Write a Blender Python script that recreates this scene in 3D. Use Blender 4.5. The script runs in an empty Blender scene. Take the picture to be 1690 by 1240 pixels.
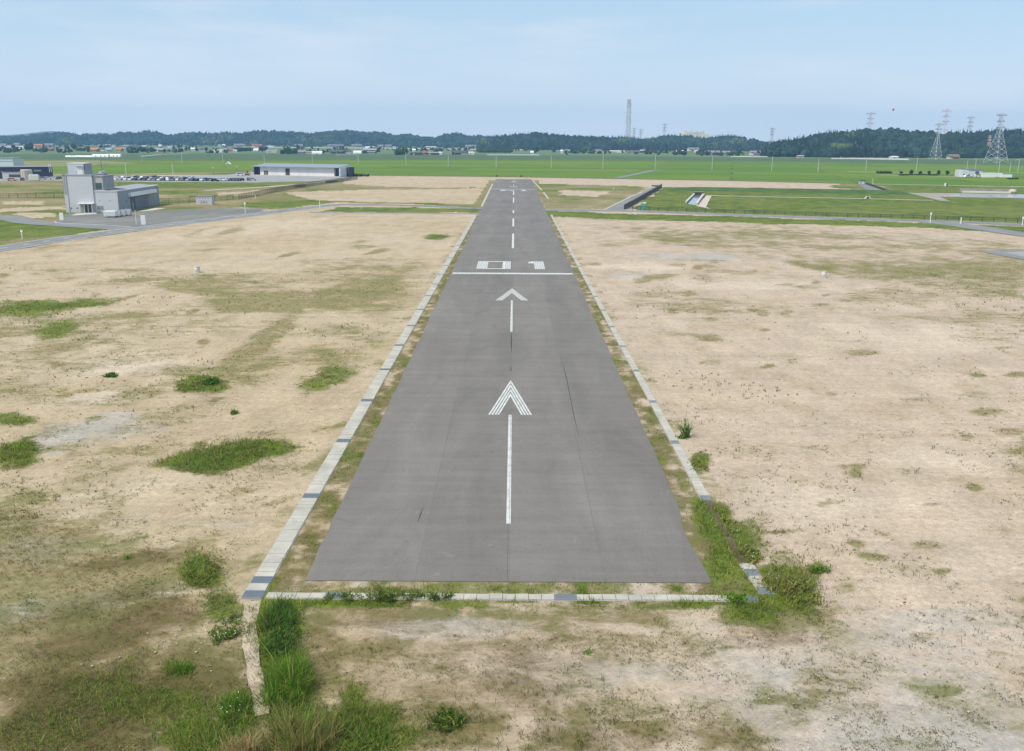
import bpy, math, random
import numpy as np
rng = np.random.default_rng(7); random.seed(7)
S = bpy.context.scene; C = S.collection

# ---------------------------------------------------------------- camera
PITCH, ROLL, YAW, CX, CZ = 0.252898941, 0.00547110827, 0.00108092671, 0.149860658, 20.89261
F, PW, PH = 1500.0, 1690.0, 1240.0
fw = np.array([-math.sin(YAW)*math.cos(PITCH), math.cos(YAW)*math.cos(PITCH), -math.sin(PITCH)])
r0 = np.cross(fw, [0, 0, 1]); r0 /= np.linalg.norm(r0); u0 = np.cross(r0, fw)
RT = r0*math.cos(ROLL)+u0*math.sin(ROLL); UP = -r0*math.sin(ROLL)+u0*math.cos(ROLL)
CAMP = np.array([CX, 0, CZ])
cam = bpy.data.cameras.new('camera'); co = bpy.data.objects.new('camera', cam); C.objects.link(co)
cam.sensor_width = 36; cam.lens = 36*F/PW; cam.clip_start = 0.5; cam.clip_end = 40000
from mathutils import Matrix, Vector
co.matrix_world = Matrix(((RT[0], UP[0], -fw[0], CX), (RT[1], UP[1], -fw[1], 0), (RT[2], UP[2], -fw[2], CZ), (0, 0, 0, 1)))
S.camera = co

# ---------------------------------------------------------------- light
SUN_EL, SUN_AZ = math.radians(52), math.radians(232)      # azimuth clockwise from +Y (runway heading)
sd = Vector((math.sin(SUN_AZ)*math.cos(SUN_EL), math.cos(SUN_AZ)*math.cos(SUN_EL), math.sin(SUN_EL)))
sun = bpy.data.lights.new('sun', 'SUN'); sun.energy = 3.1; sun.angle = math.radians(4); sun.color = (1, 0.93, 0.81)
so = bpy.data.objects.new('sun', sun); C.objects.link(so); so.rotation_euler = sd.to_track_quat('Z', 'Y').to_euler()
so.location = (-200, -200, 400)
w = bpy.data.worlds.new('World'); S.world = w; w.use_nodes = True
nt = w.node_tree; nt.nodes.clear()
N = nt.nodes.new; L = nt.links.new
out = N('ShaderNodeOutputWorld'); bg = N('ShaderNodeBackground'); bg.inputs[1].default_value = 0.12
sky = N('ShaderNodeTexSky'); sky.sky_type = 'NISHITA'; sky.sun_disc = False
sky.sun_elevation = SUN_EL; sky.sun_rotation = SUN_AZ; sky.air_density = 1.0; sky.dust_density = 1.2; sky.ozone_density = 1.5
tc = N('ShaderNodeTexCoord'); mp = N('ShaderNodeMapping'); mp.inputs['Scale'].default_value = (1.6, 1.6, 9)
mp.inputs['Rotation'].default_value = (0, 0.10, 0)
nz = N('ShaderNodeTexNoise'); nz.inputs['Scale'].default_value = 1.7; nz.inputs['Detail'].default_value = 7; nz.inputs['Roughness'].default_value = 0.58
cr = N('ShaderNodeMapRange'); cr.interpolation_type = 'SMOOTHSTEP'; cr.inputs[1].default_value = 0.42; cr.inputs[2].default_value = 0.70; cr.inputs[4].default_value = 0.85
L(tc.outputs['Generated'], mp.inputs[0]); L(mp.outputs[0], nz.inputs['Vector']); L(nz.outputs[0], cr.inputs[0])
def skymix(f, a, col):
    m = N('ShaderNodeMix'); m.data_type = 'RGBA'; m.inputs[7].default_value = (*col, 1); L(a, m.inputs[6])
    if isinstance(f, float): m.inputs[0].default_value = f
    else: L(f, m.inputs[0])
    return m.outputs[2]
sp = N('ShaderNodeSeparateXYZ'); L(tc.outputs['Generated'], sp.inputs[0])
hz = N('ShaderNodeMapRange'); hz.interpolation_type = 'SMOOTHSTEP'; hz.inputs[1].default_value = 0.13; hz.inputs[2].default_value = -0.02; hz.inputs[4].default_value = 0.85; L(sp.outputs[2], hz.inputs[0])
c1 = skymix(0.72, sky.outputs[0], (3.6, 4.9, 6.1)); c2 = skymix(cr.outputs[0], c1, (5.0, 5.5, 6.15)); c3 = skymix(hz.outputs[0], c2, (6.2, 6.5, 7.1))
L(c3, bg.inputs[0]); L(bg.outputs[0], out.inputs[0])
S.view_settings.view_transform = 'Standard'; S.view_settings.look = 'None'; S.view_settings.exposure = 0.33; S.view_settings.gamma = 1.0
S.render.engine = 'CYCLES'
cy = S.cycles; cy.use_denoising = True; cy.denoiser = 'OPENIMAGEDENOISE'; cy.volume_bounces = 1; cy.max_bounces = 6

# ---------------------------------------------------------------- picture <-> place
def at(px, py, z=0.0):
    d = (px-PW/2)/F*RT-(py-PH/2)/F*UP+fw
    t = (z-CZ)/d[2]
    return np.array([CX+d[0]*t, d[1]*t, z])
def proj(x, y, z=0.0):
    x = np.asarray(x, float); y = np.asarray(y, float)
    dx, dy, dz = x-CX, y, z-CZ+0*x
    q = np.maximum(dx*fw[0]+dy*fw[1]+dz*fw[2], 0.5)
    return PW/2+F*(dx*RT[0]+dy*RT[1]+dz*RT[2])/q, PH/2-F*(dx*UP[0]+dy*UP[1]+dz*UP[2])/q
def atd(px, py, dist):                      # the point on that sight line at forward distance y = dist
    d = (px-PW/2)/F*RT-(py-PH/2)/F*UP+fw
    return CAMP+d*(dist/d[1])
def height_to(x, y, py):                    # height over (x, y) whose row is py
    lo, hi = 0, 400
    for _ in range(50):
        m = (lo+hi)/2
        if proj(x, y, m)[1] > py: lo = m
        else: hi = m
    return lo

# ---------------------------------------------------------------- noise
_T = rng.random((256, 256))
def vnoise(x, y):
    xi = np.floor(x).astype(int); yi = np.floor(y).astype(int); fx = x-xi; fy = y-yi
    fx = fx*fx*(3-2*fx); fy = fy*fy*(3-2*fy)
    a = _T[xi & 255, yi & 255]; b = _T[(xi+1) & 255, yi & 255]; c = _T[xi & 255, (yi+1) & 255]; d = _T[(xi+1) & 255, (yi+1) & 255]
    return (a*(1-fx)+b*fx)*(1-fy)+(c*(1-fx)+d*fx)*fy
def fbm(x, y, o=4):
    s = 0; a = 0.5; t = 0
    for k in range(o):
        s = s+a*vnoise(x*2**k+17.3*k, y*2**k+5.1*k); t += a; a *= 0.55
    return s/t

# ---------------------------------------------------------------- materials
def nodes(name):
    m = bpy.data.materials.new(name); m.use_nodes = True
    t = m.node_tree; b = t.nodes['Principled BSDF']
    return m, t, b
class G:                                    # small node helper
    def __init__(s, t): s.t = t
    def n(s, k, **kw):
        n = s.t.nodes.new(k)
        for a, v in kw.items(): setattr(n, a, v)
        return n
    def l(s, a, b): s.t.links.new(a, b)
    def put(s, sock, v):
        if hasattr(v, 'is_linked') or hasattr(v, 'links'): s.l(v, sock)
        else: sock.default_value = v
    def math(s, op, a, b=0.0, clamp=False):
        n = s.n('ShaderNodeMath', operation=op, use_clamp=clamp); s.put(n.inputs[0], a); s.put(n.inputs[1], b); return n.outputs[0]
    def noise(s, vec, scale, detail=4, rough=0.55, dist=0.0):
        n = s.n('ShaderNodeTexNoise'); s.l(vec, n.inputs['Vector']); n.inputs['Scale'].default_value = scale
        n.inputs['Detail'].default_value = detail; n.inputs['Roughness'].default_value = rough; n.inputs['Distortion'].default_value = dist
        return n.outputs[0]
    def pos(s): return s.n('ShaderNodeNewGeometry').outputs['Position']
    def obj(s): return s.n('ShaderNodeTexCoord').outputs['Object']
    def scale(s, vec, v):
        n = s.n('ShaderNodeMapping'); s.l(vec, n.inputs[0]); n.inputs['Scale'].default_value = v; return n.outputs[0]
    def attr(s, name): return s.n('ShaderNodeAttribute', attribute_name=name)
    def ss(s, v, lo, hi):
        n = s.n('ShaderNodeMapRange', interpolation_type='SMOOTHSTEP'); s.put(n.inputs[0], v); n.inputs[1].default_value = lo; n.inputs[2].default_value = hi
        return n.outputs[0]
    def mapr(s, v, a, b, c, d):
        n = s.n('ShaderNodeMapRange'); s.put(n.inputs[0], v)
        for i, q in enumerate((a, b, c, d)): n.inputs[i+1].default_value = q
        return n.outputs[0]
    def mix(s, f, a, b, mode='MIX'):
        n = s.n('ShaderNodeMix', data_type='RGBA', blend_type=mode); s.put(n.inputs[0], f)
        for i, v in ((6, a), (7, b)):
            if isinstance(v, tuple): n.inputs[i].default_value = (*v, 1)
            else: s.l(v, n.inputs[i])
        return n.outputs[2]
    def mul(s, col, f):                      # colour times a value
        n = s.n('ShaderNodeVectorMath', operation='SCALE')
        if isinstance(col, tuple): n.inputs[0].default_value = col
        else: s.l(col, n.inputs[0])
        s.put(n.inputs['Scale'], f); return n.outputs[0]
_MC = {}
def M(name, col, rough=0.8, var=0.15, scale=0.6, metal=0.0, streak=False):
    if name in _MC: return _MC[name]
    m, t, b = nodes(name); g = G(t)
    v = g.obj()
    n = g.noise(g.scale(v, (1, 1, 0.15) if streak else (1, 1, 1)), scale, 5, 0.6)
    g.l(g.mul(col, g.mapr(n, 0.25, 0.75, 1-var, 1+var)), b.inputs['Base Color'])
    b.inputs['Roughness'].default_value = rough; b.inputs['Metallic'].default_value = metal
    _MC[name] = m; return m
def tintmat(name, rough=0.85, var=0.2, scale=1.5, trans=0.0):
    m, t, b = nodes(name); g = G(t)
    n = g.noise(g.obj(), scale, 3)
    g.l(g.mul(g.attr('tint').outputs['Color'], g.mapr(n, 0.25, 0.75, 1-var, 1+var)), b.inputs['Base Color'])
    b.inputs['Roughness'].default_value = rough; b.inputs['Specular IOR Level'].default_value = 0.2
    if trans:
        tr = g.n('ShaderNodeBsdfTranslucent'); g.l(g.attr('tint').outputs['Color'], tr.inputs[0])
        ms = g.n('ShaderNodeMixShader'); ms.inputs[0].default_value = trans
        g.l(b.outputs[0], ms.inputs[1]); g.l(tr.outputs[0], ms.inputs[2]); g.l(ms.outputs[0], t.nodes['Material Output'].inputs[0])
    return m

# ---------------------------------------------------------------- objects
def tag(o, label=None, cat=None, group=None, kind=None):
    if label: o['label'] = label
    if cat: o['category'] = cat
    if group: o['group'] = group
    if kind: o['kind'] = kind
    return o
def empty(name, loc, label, cat, rz=0.0, group=None):
    o = bpy.data.objects.new(name, None); C.objects.link(o); o.location = loc; o.rotation_euler = (0, 0, rz); o.empty_display_size = 0.5
    return tag(o, label, cat, group)
class MB:
    def __init__(s): s.v = []; s.f = []
    def add(s, vs, fs):
        k = len(s.v); s.v += [tuple(map(float, q)) for q in vs]; s.f += [tuple(i+k for i in q) for q in fs]; return s
    def box(s, x0, x1, y0, y1, z0, z1):
        return s.add([(x0, y0, z0), (x1, y0, z0), (x1, y1, z0), (x0, y1, z0), (x0, y0, z1), (x1, y0, z1), (x1, y1, z1), (x0, y1, z1)],
                     [(0, 3, 2, 1), (4, 5, 6, 7), (0, 1, 5, 4), (1, 2, 6, 5), (2, 3, 7, 6), (3, 0, 4, 7)])
    def prism(s, poly, axis, a, b):          # poly of 2-D points swept along an axis
        n = len(poly)
        def P(p, t): return (t, p[0], p[1]) if axis == 'x' else (p[0], t, p[1]) if axis == 'y' else (p[0], p[1], t)
        return s.add([P(p, a) for p in poly]+[P(p, b) for p in poly],
                     [tuple(range(n))[::-1], tuple(range(n, 2*n))]+[(i, (i+1) % n, n+(i+1) % n, n+i) for i in range(n)])
    def tube(s, pts, r, n=6, r1=None):
        pts = [np.array(p, float) for p in pts]; k0 = len(s.v); m = len(pts)
        for i, p in enumerate(pts):
            d = pts[min(i+1, m-1)]-pts[max(i-1, 0)]; d /= np.linalg.norm(d)+1e-9
            a = np.cross(d, (0, 0, 1) if abs(d[2]) < 0.9 else (1, 0, 0)); a /= np.linalg.norm(a); b = np.cross(d, a)
            rr = r+(r1-r)*i/(m-1) if r1 is not None else r
            for q in range(n):
                t = 2*math.pi*q/n; s.v.append(tuple(p+rr*(math.cos(t)*a+math.sin(t)*b)))
        for i in range(m-1):
            for q in range(n):
                s.f.append((k0+i*n+q, k0+i*n+(q+1) % n, k0+(i+1)*n+(q+1) % n, k0+(i+1)*n+q))
        s.f.append(tuple(k0+q for q in range(n))[::-1]); s.f.append(tuple(k0+(m-1)*n+q for q in range(n))); return s
    def lathe(s, prof, n=12, c=(0, 0)):
        k0 = len(s.v)
        for r, z in prof:
            for q in range(n):
                t = 2*math.pi*q/n; s.v.append((c[0]+r*math.cos(t), c[1]+r*math.sin(t), z))
        for i in range(len(prof)-1):
            for q in range(n):
                s.f.append((k0+i*n+q, k0+i*n+(q+1) % n, k0+(i+1)*n+(q+1) % n, k0+(i+1)*n+q))
        s.f.append(tuple(k0+q for q in range(n))[::-1]); s.f.append(tuple(k0+(len(prof)-1)*n+q for q in range(n))); return s
    def build(s, name, mat, parent=None, smooth=False, bevel=0):
        me = bpy.data.meshes.new(name); me.from_pydata(s.v, [], s.f); me.update()
        if mat: me.materials.append(mat)
        o = bpy.data.objects.new(name, me); C.objects.link(o)
        if parent: o.parent = parent
        if smooth: me.polygons.foreach_set('use_smooth', [True]*len(me.polygons))
        if bevel:
            b = o.modifiers.new('b', 'BEVEL'); b.width = bevel; b.segments = 2
        return o
def bigmesh(name, V, Fc, mat, tint=None, attrs=None, parent=None, smooth=False):
    V = np.asarray(V, np.float32); Fc = np.asarray(Fc, np.int32); k = Fc.shape[1]
    me = bpy.data.meshes.new(name); me.vertices.add(len(V)); me.vertices.foreach_set('co', V.ravel())
    me.loops.add(Fc.size); me.loops.foreach_set('vertex_index', Fc.ravel())
    me.polygons.add(len(Fc)); me.polygons.foreach_set('loop_start', np.arange(len(Fc), dtype=np.int32)*k)
    me.update(calc_edges=True); me.validate()
    if tint is not None:
        a = me.attributes.new('tint', 'FLOAT_COLOR', 'POINT'); a.data.foreach_set('color', np.c_[tint, np.ones(len(V))].astype(np.float32).ravel())
    for nm, ar in (attrs or {}).items():
        a = me.attributes.new(nm, 'FLOAT', 'POINT'); a.data.foreach_set('value', ar.astype(np.float32).ravel())
    me.materials.append(mat); me.polygons.foreach_set('use_smooth', np.full(len(Fc), smooth))
    o = bpy.data.objects.new(name, me); C.objects.link(o)
    if parent: o.parent = parent
    return o
def copy_tree(o, parent=None):
    c = o.copy(); C.objects.link(c); c.parent = parent
    for ch in list(o.children): copy_tree(ch, c)
    return c
def sheet(name, pts, z, mat, parent=None, px=True):
    P = [at(*p)[:2] for p in pts] if px else pts
    a = sum(P[i][0]*P[(i+1) % len(P)][1]-P[(i+1) % len(P)][0]*P[i][1] for i in range(len(P)))
    if a < 0: P = P[::-1]
    o = MB().add([(p[0], p[1], z) for p in P], [tuple(range(len(P)))]).build(name, mat, parent)
    return o
def strip(name, pts, width, z, mat, parent=None, kind='structure', th=0.0, px=True):
    P = [at(*p)[:2] if px else np.array(p, float) for p in pts]; b = MB(); q = []
    for i, p in enumerate(P):
        d = P[min(i+1, len(P)-1)]-P[max(i-1, 0)]; d = d/np.linalg.norm(d); n = np.array([-d[1], d[0]])
        wd = width[i] if isinstance(width, (list, tuple)) else width
        q += [(*(p+n*wd/2), z), (*(p-n*wd/2), z)]
    b.add(q, [(2*i, 2*i+1, 2*i+3, 2*i+2) for i in range(len(P)-1)])
    o = b.build(name, mat, parent)
    if kind and not parent: o['kind'] = kind
    if th:
        m = o.modifiers.new('s', 'SOLIDIFY'); m.thickness = th; m.offset = -1
    return o
def poly_in(px, py, poly):
    ins = np.zeros(px.shape, bool); n = len(poly)
    for i in range(n):
        (x0, y0), (x1, y1) = poly[i], poly[(i+1) % n]
        if y0 == y1: continue
        c = ((y0 > py) != (y1 > py)) & (px < (x1-x0)*(py-y0)/(y1-y0)+x0); ins ^= c
    return ins

# ================================================================ GROUND
# bare and grown-over patches, by where they lie on the ground
ELL = {  # kind: (x, y, rx, ry, tilt, strength)
 'G': [(60,505,130,9,-4,1),(105,540,55,16,-12,1),(20,512,55,14,0,.9),(15,690,50,10,0,.8),(15,745,48,30,-25,1.1),(330,634,48,15,-4,1.2),
       (375,746,92,24,-6,1.25),(530,622,50,20,-15,.75),(720,391,24,4,0,.9),(600,407,36,4,0,.55),(340,945,42,28,15,1),(300,1100,30,12,0,.9),
       (1155,768,18,20,0,.9),(1300,965,55,42,10,1.15),(1250,1005,70,28,-10,.95),(1165,850,36,36,0,1.3),(1190,905,32,46,0,1.3),(1215,900,45,70,20,.9),
       (1130,800,14,25,0,.6),(1175,990,80,14,0,.9),(180,1130,150,50,-5,.55),(60,1200,140,50,-8,.55),(250,1150,100,30,-5,.75),(330,1170,60,30,0,.7),(380,1010,40,40,0,.8),(395,1165,36,34,0,1.1),(340,1215,90,40,0,1.0),
       (455,1060,40,70,0,1.2),(480,1140,50,60,0,1.2),(520,1215,95,60,0,1.2),(600,1180,60,70,0,.95),(640,1215,60,40,0,.7),(735,1190,30,14,0,.7),
       (560,997,110,8,0,1),(760,997,100,7,0,.75),(900,1000,140,8,0,.5),(1080,1000,120,9,0,.6),(780,975,330,6,0,.3),(465,1000,40,16,0,1.1),
       (620,975,90,7,0,.7),(1350,938,16,12,0,.7),(400,910,10,5,0,.4),(60,650,40,6,0,.5),(1110,1035,30,8,0,.4),(1020,1110,25,8,0,.25)],
 'O': [(180,1130,240,90,-5,1.2),(100,1210,220,60,0,1.2),(330,1100,90,70,0,.8),(520,1090,60,90,0,.7),(690,1190,120,60,0,.75),(850,1130,180,50,0,.55),(1050,1060,150,40,0,.6),(1000,1180,200,50,0,.6),(640,1010,150,16,0,.8),(950,1010,240,12,0,.7),(1280,1010,110,40,0,.9),(1420,1200,120,30,0,.4),(1300,1120,120,40,0,.35),(1640,1180,80,40,0,.4),(1320,745,120,14,0,.3),(1450,720,120,14,0,.3),(420,575,110,22,-35,.75),(270,690,120,20,-12,.55),(180,770,160,25,-20,.5),(560,500,70,14,-15,.55),(330,540,150,20,-8,.45),(120,600,180,20,-8,.5),
       (100,830,160,30,-5,.45),(230,930,170,20,-6,.55),(80,960,110,22,-4,.6),(700,1070,200,50,0,.35),(900,1150,260,70,0,.35),(1120,1080,120,50,0,.4),
       (560,560,60,20,-20,.35),(300,460,260,6,-2,.5),(640,480,40,16,-30,.3),(440,455,40,4,0,.5),(1490,935,50,22,0,.45),(1480,780,50,8,0,.4),(1600,650,50,8,0,.45),
       (1520,610,30,10,0,.4),(1400,560,60,6,0,.35),(1240,530,30,6,0,.3),(1140,570,40,6,0,.35),(1160,600,40,6,0,.4),(1240,625,30,8,0,.35),(1310,675,30,8,0,.3),
       (1090,485,60,5,0,.5),(1420,460,120,8,4,.4),(1600,470,110,10,4,.5),(1320,705,40,6,0,.3),(1500,535,40,6,0,.35),(1640,545,50,6,0,.3),
       (1150,430,100,4,3,.5),(1070,420,60,4,0,.4),(1230,450,100,5,2,.5),(150,1040,220,50,-12,.5),(650,1040,160,30,0,.3),(540,1060,40,80,0,.5),(520,880,16,60,20,.2)],
 'B': [(150,1150,250,80,-5,1.1),(330,1130,90,60,0,.9),(90,1215,200,40,0,1.1),(520,1100,50,90,0,.6),(700,1200,100,40,0,.4),(200,1040,190,40,-12,.9),(250,1090,130,40,-5,.6),(120,1010,160,18,-15,.6),(210,925,90,14,-5,.7),(330,640,60,20,0,.5),(380,750,105,34,0,.5),(30,860,60,20,0,.4),
       (100,760,60,10,-20,.4),(980,1215,240,40,0,.55),(1300,1180,200,50,0,.3),(1260,1050,90,30,0,.55),(60,1060,90,20,0,.5),(850,1080,80,40,0,.3),(620,940,40,10,0,.2)],
 'Y': [(110,720,130,30,-10,.7),(80,900,120,20,-5,.8),(60,1000,140,18,-6,.9),(220,980,200,16,-6,.6),(1150,425,130,7,2,.8),(1040,455,50,4,0,.8),(760,1030,260,26,0,.6),(950,1110,240,50,0,.5),
       (1600,1110,130,60,0,.4),(1450,1180,200,50,0,.35),(330,860,100,16,0,.4),(640,690,40,16,0,.4),(680,540,30,40,0,.3),(1500,395,120,8,2,.4),(980,966,220,5,0,.4)],
 'L': [(180,600,120,26,-8,.8),(500,420,260,20,-4,.5),(400,380,200,14,-6,.6),(280,790,120,18,-12,.6),(1050,440,80,8,2,.9),(1250,470,220,12,2,.7),(1500,560,200,26,2,.6),(1400,830,200,40,0,.6),
       (1550,760,150,30,0,.6),(1600,940,120,40,0,.5),(1150,650,80,40,0,.4),(160,655,80,12,-8,.7),(1290,830,100,60,0,.5),(640,400,80,20,0,.4),(150,1190,80,8,-5,1),(230,1190,50,6,-12,.8)],
}
POLY = {
 'olive': [[(1330,300.5),(1420,302),(1900,316),(1900,326),(1500,318),(1380,311)],[(-400,300),(420,297),(600,288),(810,293),(800,345),(690,338),(560,335),(500,343),(380,358),(210,376),(-400,470)],
           [(880,300),(1070,309),(1012,345),(903,345)]],
 'sandy': [[(590,290),(815,290),(808,311),(640,308),(560,303)],[(470,318),(640,313),(806,311),(796,338),(640,334),(520,331)],[(880,294),(1385,302),(1370,312),(890,304)],
           [(930,314),(1000,316),(985,325),(925,323)],[(0,332),(70,332),(70,338),(0,338)],[(0,345),(100,340),(105,344),(0,352)],[(360,318),(440,313),(430,321),(360,324)],[(20,353),(95,352),(95,358),(50,360)],
           [(380,343),(410,343),(460,346),(400,349)]],
 'green': [[(1450,304),(1900,314),(1900,322),(1480,317)],[(900,348),(1300,361),(1750,376),(1750,389),(1540,377),(1300,370),(1100,364),(905,359)],[(520,350),(560,341),(803,346),(799,352)],[(1092,309),(1300,311),(1440,316),(1900,322),(1900,380),(1690,372),(1300,359),(1035,349)],
           [(400,335),(520,330),(560,334),(500,341),(440,344),(390,341)],[(1580,372),(1900,384),(1900,405),(1690,388)],[(-400,372),(0,370),(60,366),(150,372),(205,376),(-400,440)],
           [(225,351),(290,349),(280,353),(225,356)],[(190,299),(420,296),(520,298),(430,308),(300,311),(190,310)]],
 'rough': [[(1000,362),(1300,370),(1540,380),(1750,396),(1750,505),(1450,472),(1300,435),(1050,402)]],
}
for _ in range(85):                         # small flat mossy patches strewn over both fields
    yy = 430+740*random.random()**1.6; xx = random.uniform(960+0.32*(yy-430), 1740); ELL['O'].append((xx, yy, random.uniform(8, 30)*(.6+yy/900), random.uniform(2.2, 6)*(.4+yy/700), random.uniform(-6, 6), random.uniform(.45, .85)))
for _ in range(70):
    yy = 380+600*random.random()**1.5; xx = random.uniform(-40, 700-0.42*(yy-430)); ELL['O'].append((xx, yy, random.uniform(10, 45)*(.5+yy/900), random.uniform(2.2, 7)*(.4+yy/700), random.uniform(-18, -2), random.uniform(.4, .8)))
DRL = ((430,962),(785,355)); DRR = ((1165,825),(910,355))
pl0, pl1 = at(*DRL[0]), at(*DRL[1]); pr0, pr1 = at(*DRR[0]), at(*DRR[1])
def drain_x(y, side):
    a, b = (pl0, pl1) if side < 0 else (pr0, pr1)
    return a[0]+(b[0]-a[0])*(y-a[1])/(b[1]-a[1])
def masks(x, y):
    px, py = proj(x, y)
    wx = (fbm(x*0.22+31, y*0.16, 4)-0.5)*2; wy = (fbm(x*0.22, y*0.16+77, 4)-0.5)*2; wx2 = (fbm(x*0.9+3, y*0.7, 3)-0.5)*2
    wob = fbm(x*0.35, y*0.35, 4)-0.5; wob2 = fbm(x*0.06+40, y*0.06, 4)-0.5
    R = {}
    near = 1/np.maximum(np.hypot(x, y), 20)
    for k, L_ in ELL.items():
        m = np.zeros_like(px)
        for (ex, ey, rx, ry, tl, st) in L_:
            t = math.radians(tl); dx = px-ex; dy = py-ey
            a = (dx*math.cos(t)+dy*math.sin(t))/rx+wx*0.75; b = (-dx*math.sin(t)+dy*math.cos(t))/ry+wy*0.75
            d = np.sqrt(a*a+b*b)+wx2*0.32
            m = np.maximum(m, st*np.clip((1.5-d)/1.0, 0, 1))
        R[k] = m
    inside = (y > 20) & (y < 700)
    def reg(k):
        jx = px+wob*20+wob2*30; jy = py+(wob2*9+wob*4)*np.clip(150*near, .12, 2)
        r = np.zeros(px.shape, bool)
        for p in POLY[k]: r |= poly_in(jx, jy, p)
        return r & (y > 20)
    ol, sa, gr = (reg(k) for k in ('olive', 'sandy', 'green'))
    ro = sum(poly_in(px+wob2*60+ox+wob*40, py+wob2*22+oy+wob*10, POLY['rough'][0])*1.0 for ox, oy in ((0, 0), (40, 10), (-35, -9), (70, 18), (-70, -16)))/5*(y > 20)
    G_, O_, B_, Y_, L_ = R['G'], R['O'], R['B'], R['Y'], R['L']
    st = fbm(x*0.035+11, y*0.05, 5)                                 # streaks of moss and dry grass over the whole field
    lf = np.clip((-8-x)/10, 0, 1)*(y < 270); rt = np.clip((x-9)/10, 0, 1)*(y < 270); nb = np.clip((39.5-y)/1.5, 0, 1)
    O_ = np.maximum(O_, np.clip(G_*1.1, 0, .85)); O_ = np.maximum(O_, lf*np.clip((st-0.335-0.07*np.clip((y-105)/50, 0, 1))*3.0+wob*.5, 0, 0.78)*np.clip((230-y)/80, .4, 1)); O_ = np.maximum(O_, rt*np.clip((st-0.50)*2.6+wob*.4, 0, 0.55)); O_ = np.maximum(O_, nb*np.clip(0.30+(wob+0.1)*0.9, 0, .8))
    B_ = np.maximum(B_, nb*np.clip(0.15+(wob2)*1.2, 0, .6)); Y_ = np.maximum(Y_, nb*np.clip(0.42-wob2*1.2, 0, .75))
    O_ = np.where(ol, np.maximum(O_, 0.92+wob2*1.2), O_); G_ = np.where(ol, np.maximum(G_, 0.52+wob2*1.9), G_)
    O_ = np.maximum(O_, ro*np.clip(0.62+(st-.5)*0.9+wob*.5, 0.2, 1.1)); G_ = np.maximum(G_, ro*np.clip((st-.5)*2+wob*.8, 0, .6))
    O_ = np.where(sa, 0.12, O_); G_ = np.where(sa, 0.0, G_)
    G_ = np.where(gr, np.maximum(G_, 0.95+wob2*0.5), G_); O_ = np.where(gr, np.maximum(O_, .8), O_)
    # verges between the runway and its drains
    inv = (y > 39.2) & (y < 268)
    vl = inv & (x < -9.0) & (x > drain_x(y, -1)); vr = inv & (x > 9.0) & (x < drain_x(y, 1))
    v = vl | vr; wf = fbm(x*1.1+5, y*0.7, 4)-0.5
    O_ = np.where(v, np.maximum(O_, 0.72+wf*1.5), O_); B_ = np.where(v, np.maximum(B_, 0.5+wf*.8), B_); G_ = np.where(v, np.maximum(G_, 0.30+wf*1.6+wob*.7), G_)
    gv = (y > 38.4) & (y < 41.2) & (np.abs(x) < 12)
    Y_ = np.where(gv, np.maximum(Y_, 0.45), Y_); O_ = np.where(gv, np.maximum(O_, 0.62+wf*1.8), O_); G_ = np.where(gv, np.maximum(G_, 0.26+wf*2.2), G_)
    side = inv & (((x <= drain_x(y, -1)) & (x > drain_x(y, -1)-1.5)) | ((x >= drain_x(y, 1)) & (x < drain_x(y, 1)+1.4)))
    O_ = np.where(side, np.maximum(O_, 0.3+wob*1.3), O_)
    bank = np.clip((y-268)/20, 0, 1)*np.clip((520-y)/20, 0, 1)*(np.abs(x) < 13.5)*(np.abs(x) > 9.8)
    O_ = np.maximum(O_, bank*0.8); G_ = np.maximum(G_, bank*(0.35+wob))
    far = np.clip((y-545)/25, 0, 1)
    G_ = np.maximum(G_, far*0.95); O_ = np.maximum(O_, far*.9)
    O_ = O_+wob*0.25; G_ = G_+wob*0.30*(G_ > 0.02)
    return [np.clip(q, 0, 1.4) for q in (G_, O_, B_, Y_, L_)]

ys = [at(845, p)[1] for p in list(np.arange(1330, 620, -3.0))+list(np.arange(620, 420, -2.0))+list(np.arange(420, 262, -1.0))+list(np.arange(262, 237, -1.0))]
ys = np.array([-290, -120, -30, 0, 12]+ys+[6950], float)
ts = np.r_[np.linspace(-0.93, -0.64, 20), np.linspace(-0.63, 0.63, 520), np.linspace(0.64, 0.93, 20)]
xs = (np.maximum(ys, 0)[:, None]*1.0+16.0)*ts[None, :]*1.0
YY = np.repeat(ys[:, None], len(ts), 1)
gx, gy = xs.ravel(), YY.ravel()
mk = masks(gx, gy)
gz = (fbm(gx*0.12+9, gy*0.12, 4)-0.5)*0.10+(fbm(gx*0.7, gy*0.7+3, 3)-0.5)*0.05-0.06
flat = (np.abs(gx) < 13.5) & (gy > 36) & (gy < 530)
gz = np.where(flat | (gy > 230), -0.012, gz)
nr, nc = xs.shape
idx = np.arange(nr*nc).reshape(nr, nc)
gf = np.stack([idx[:-1, :-1], idx[:-1, 1:], idx[1:, 1:], idx[1:, :-1]], -1).reshape(-1, 4)
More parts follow.
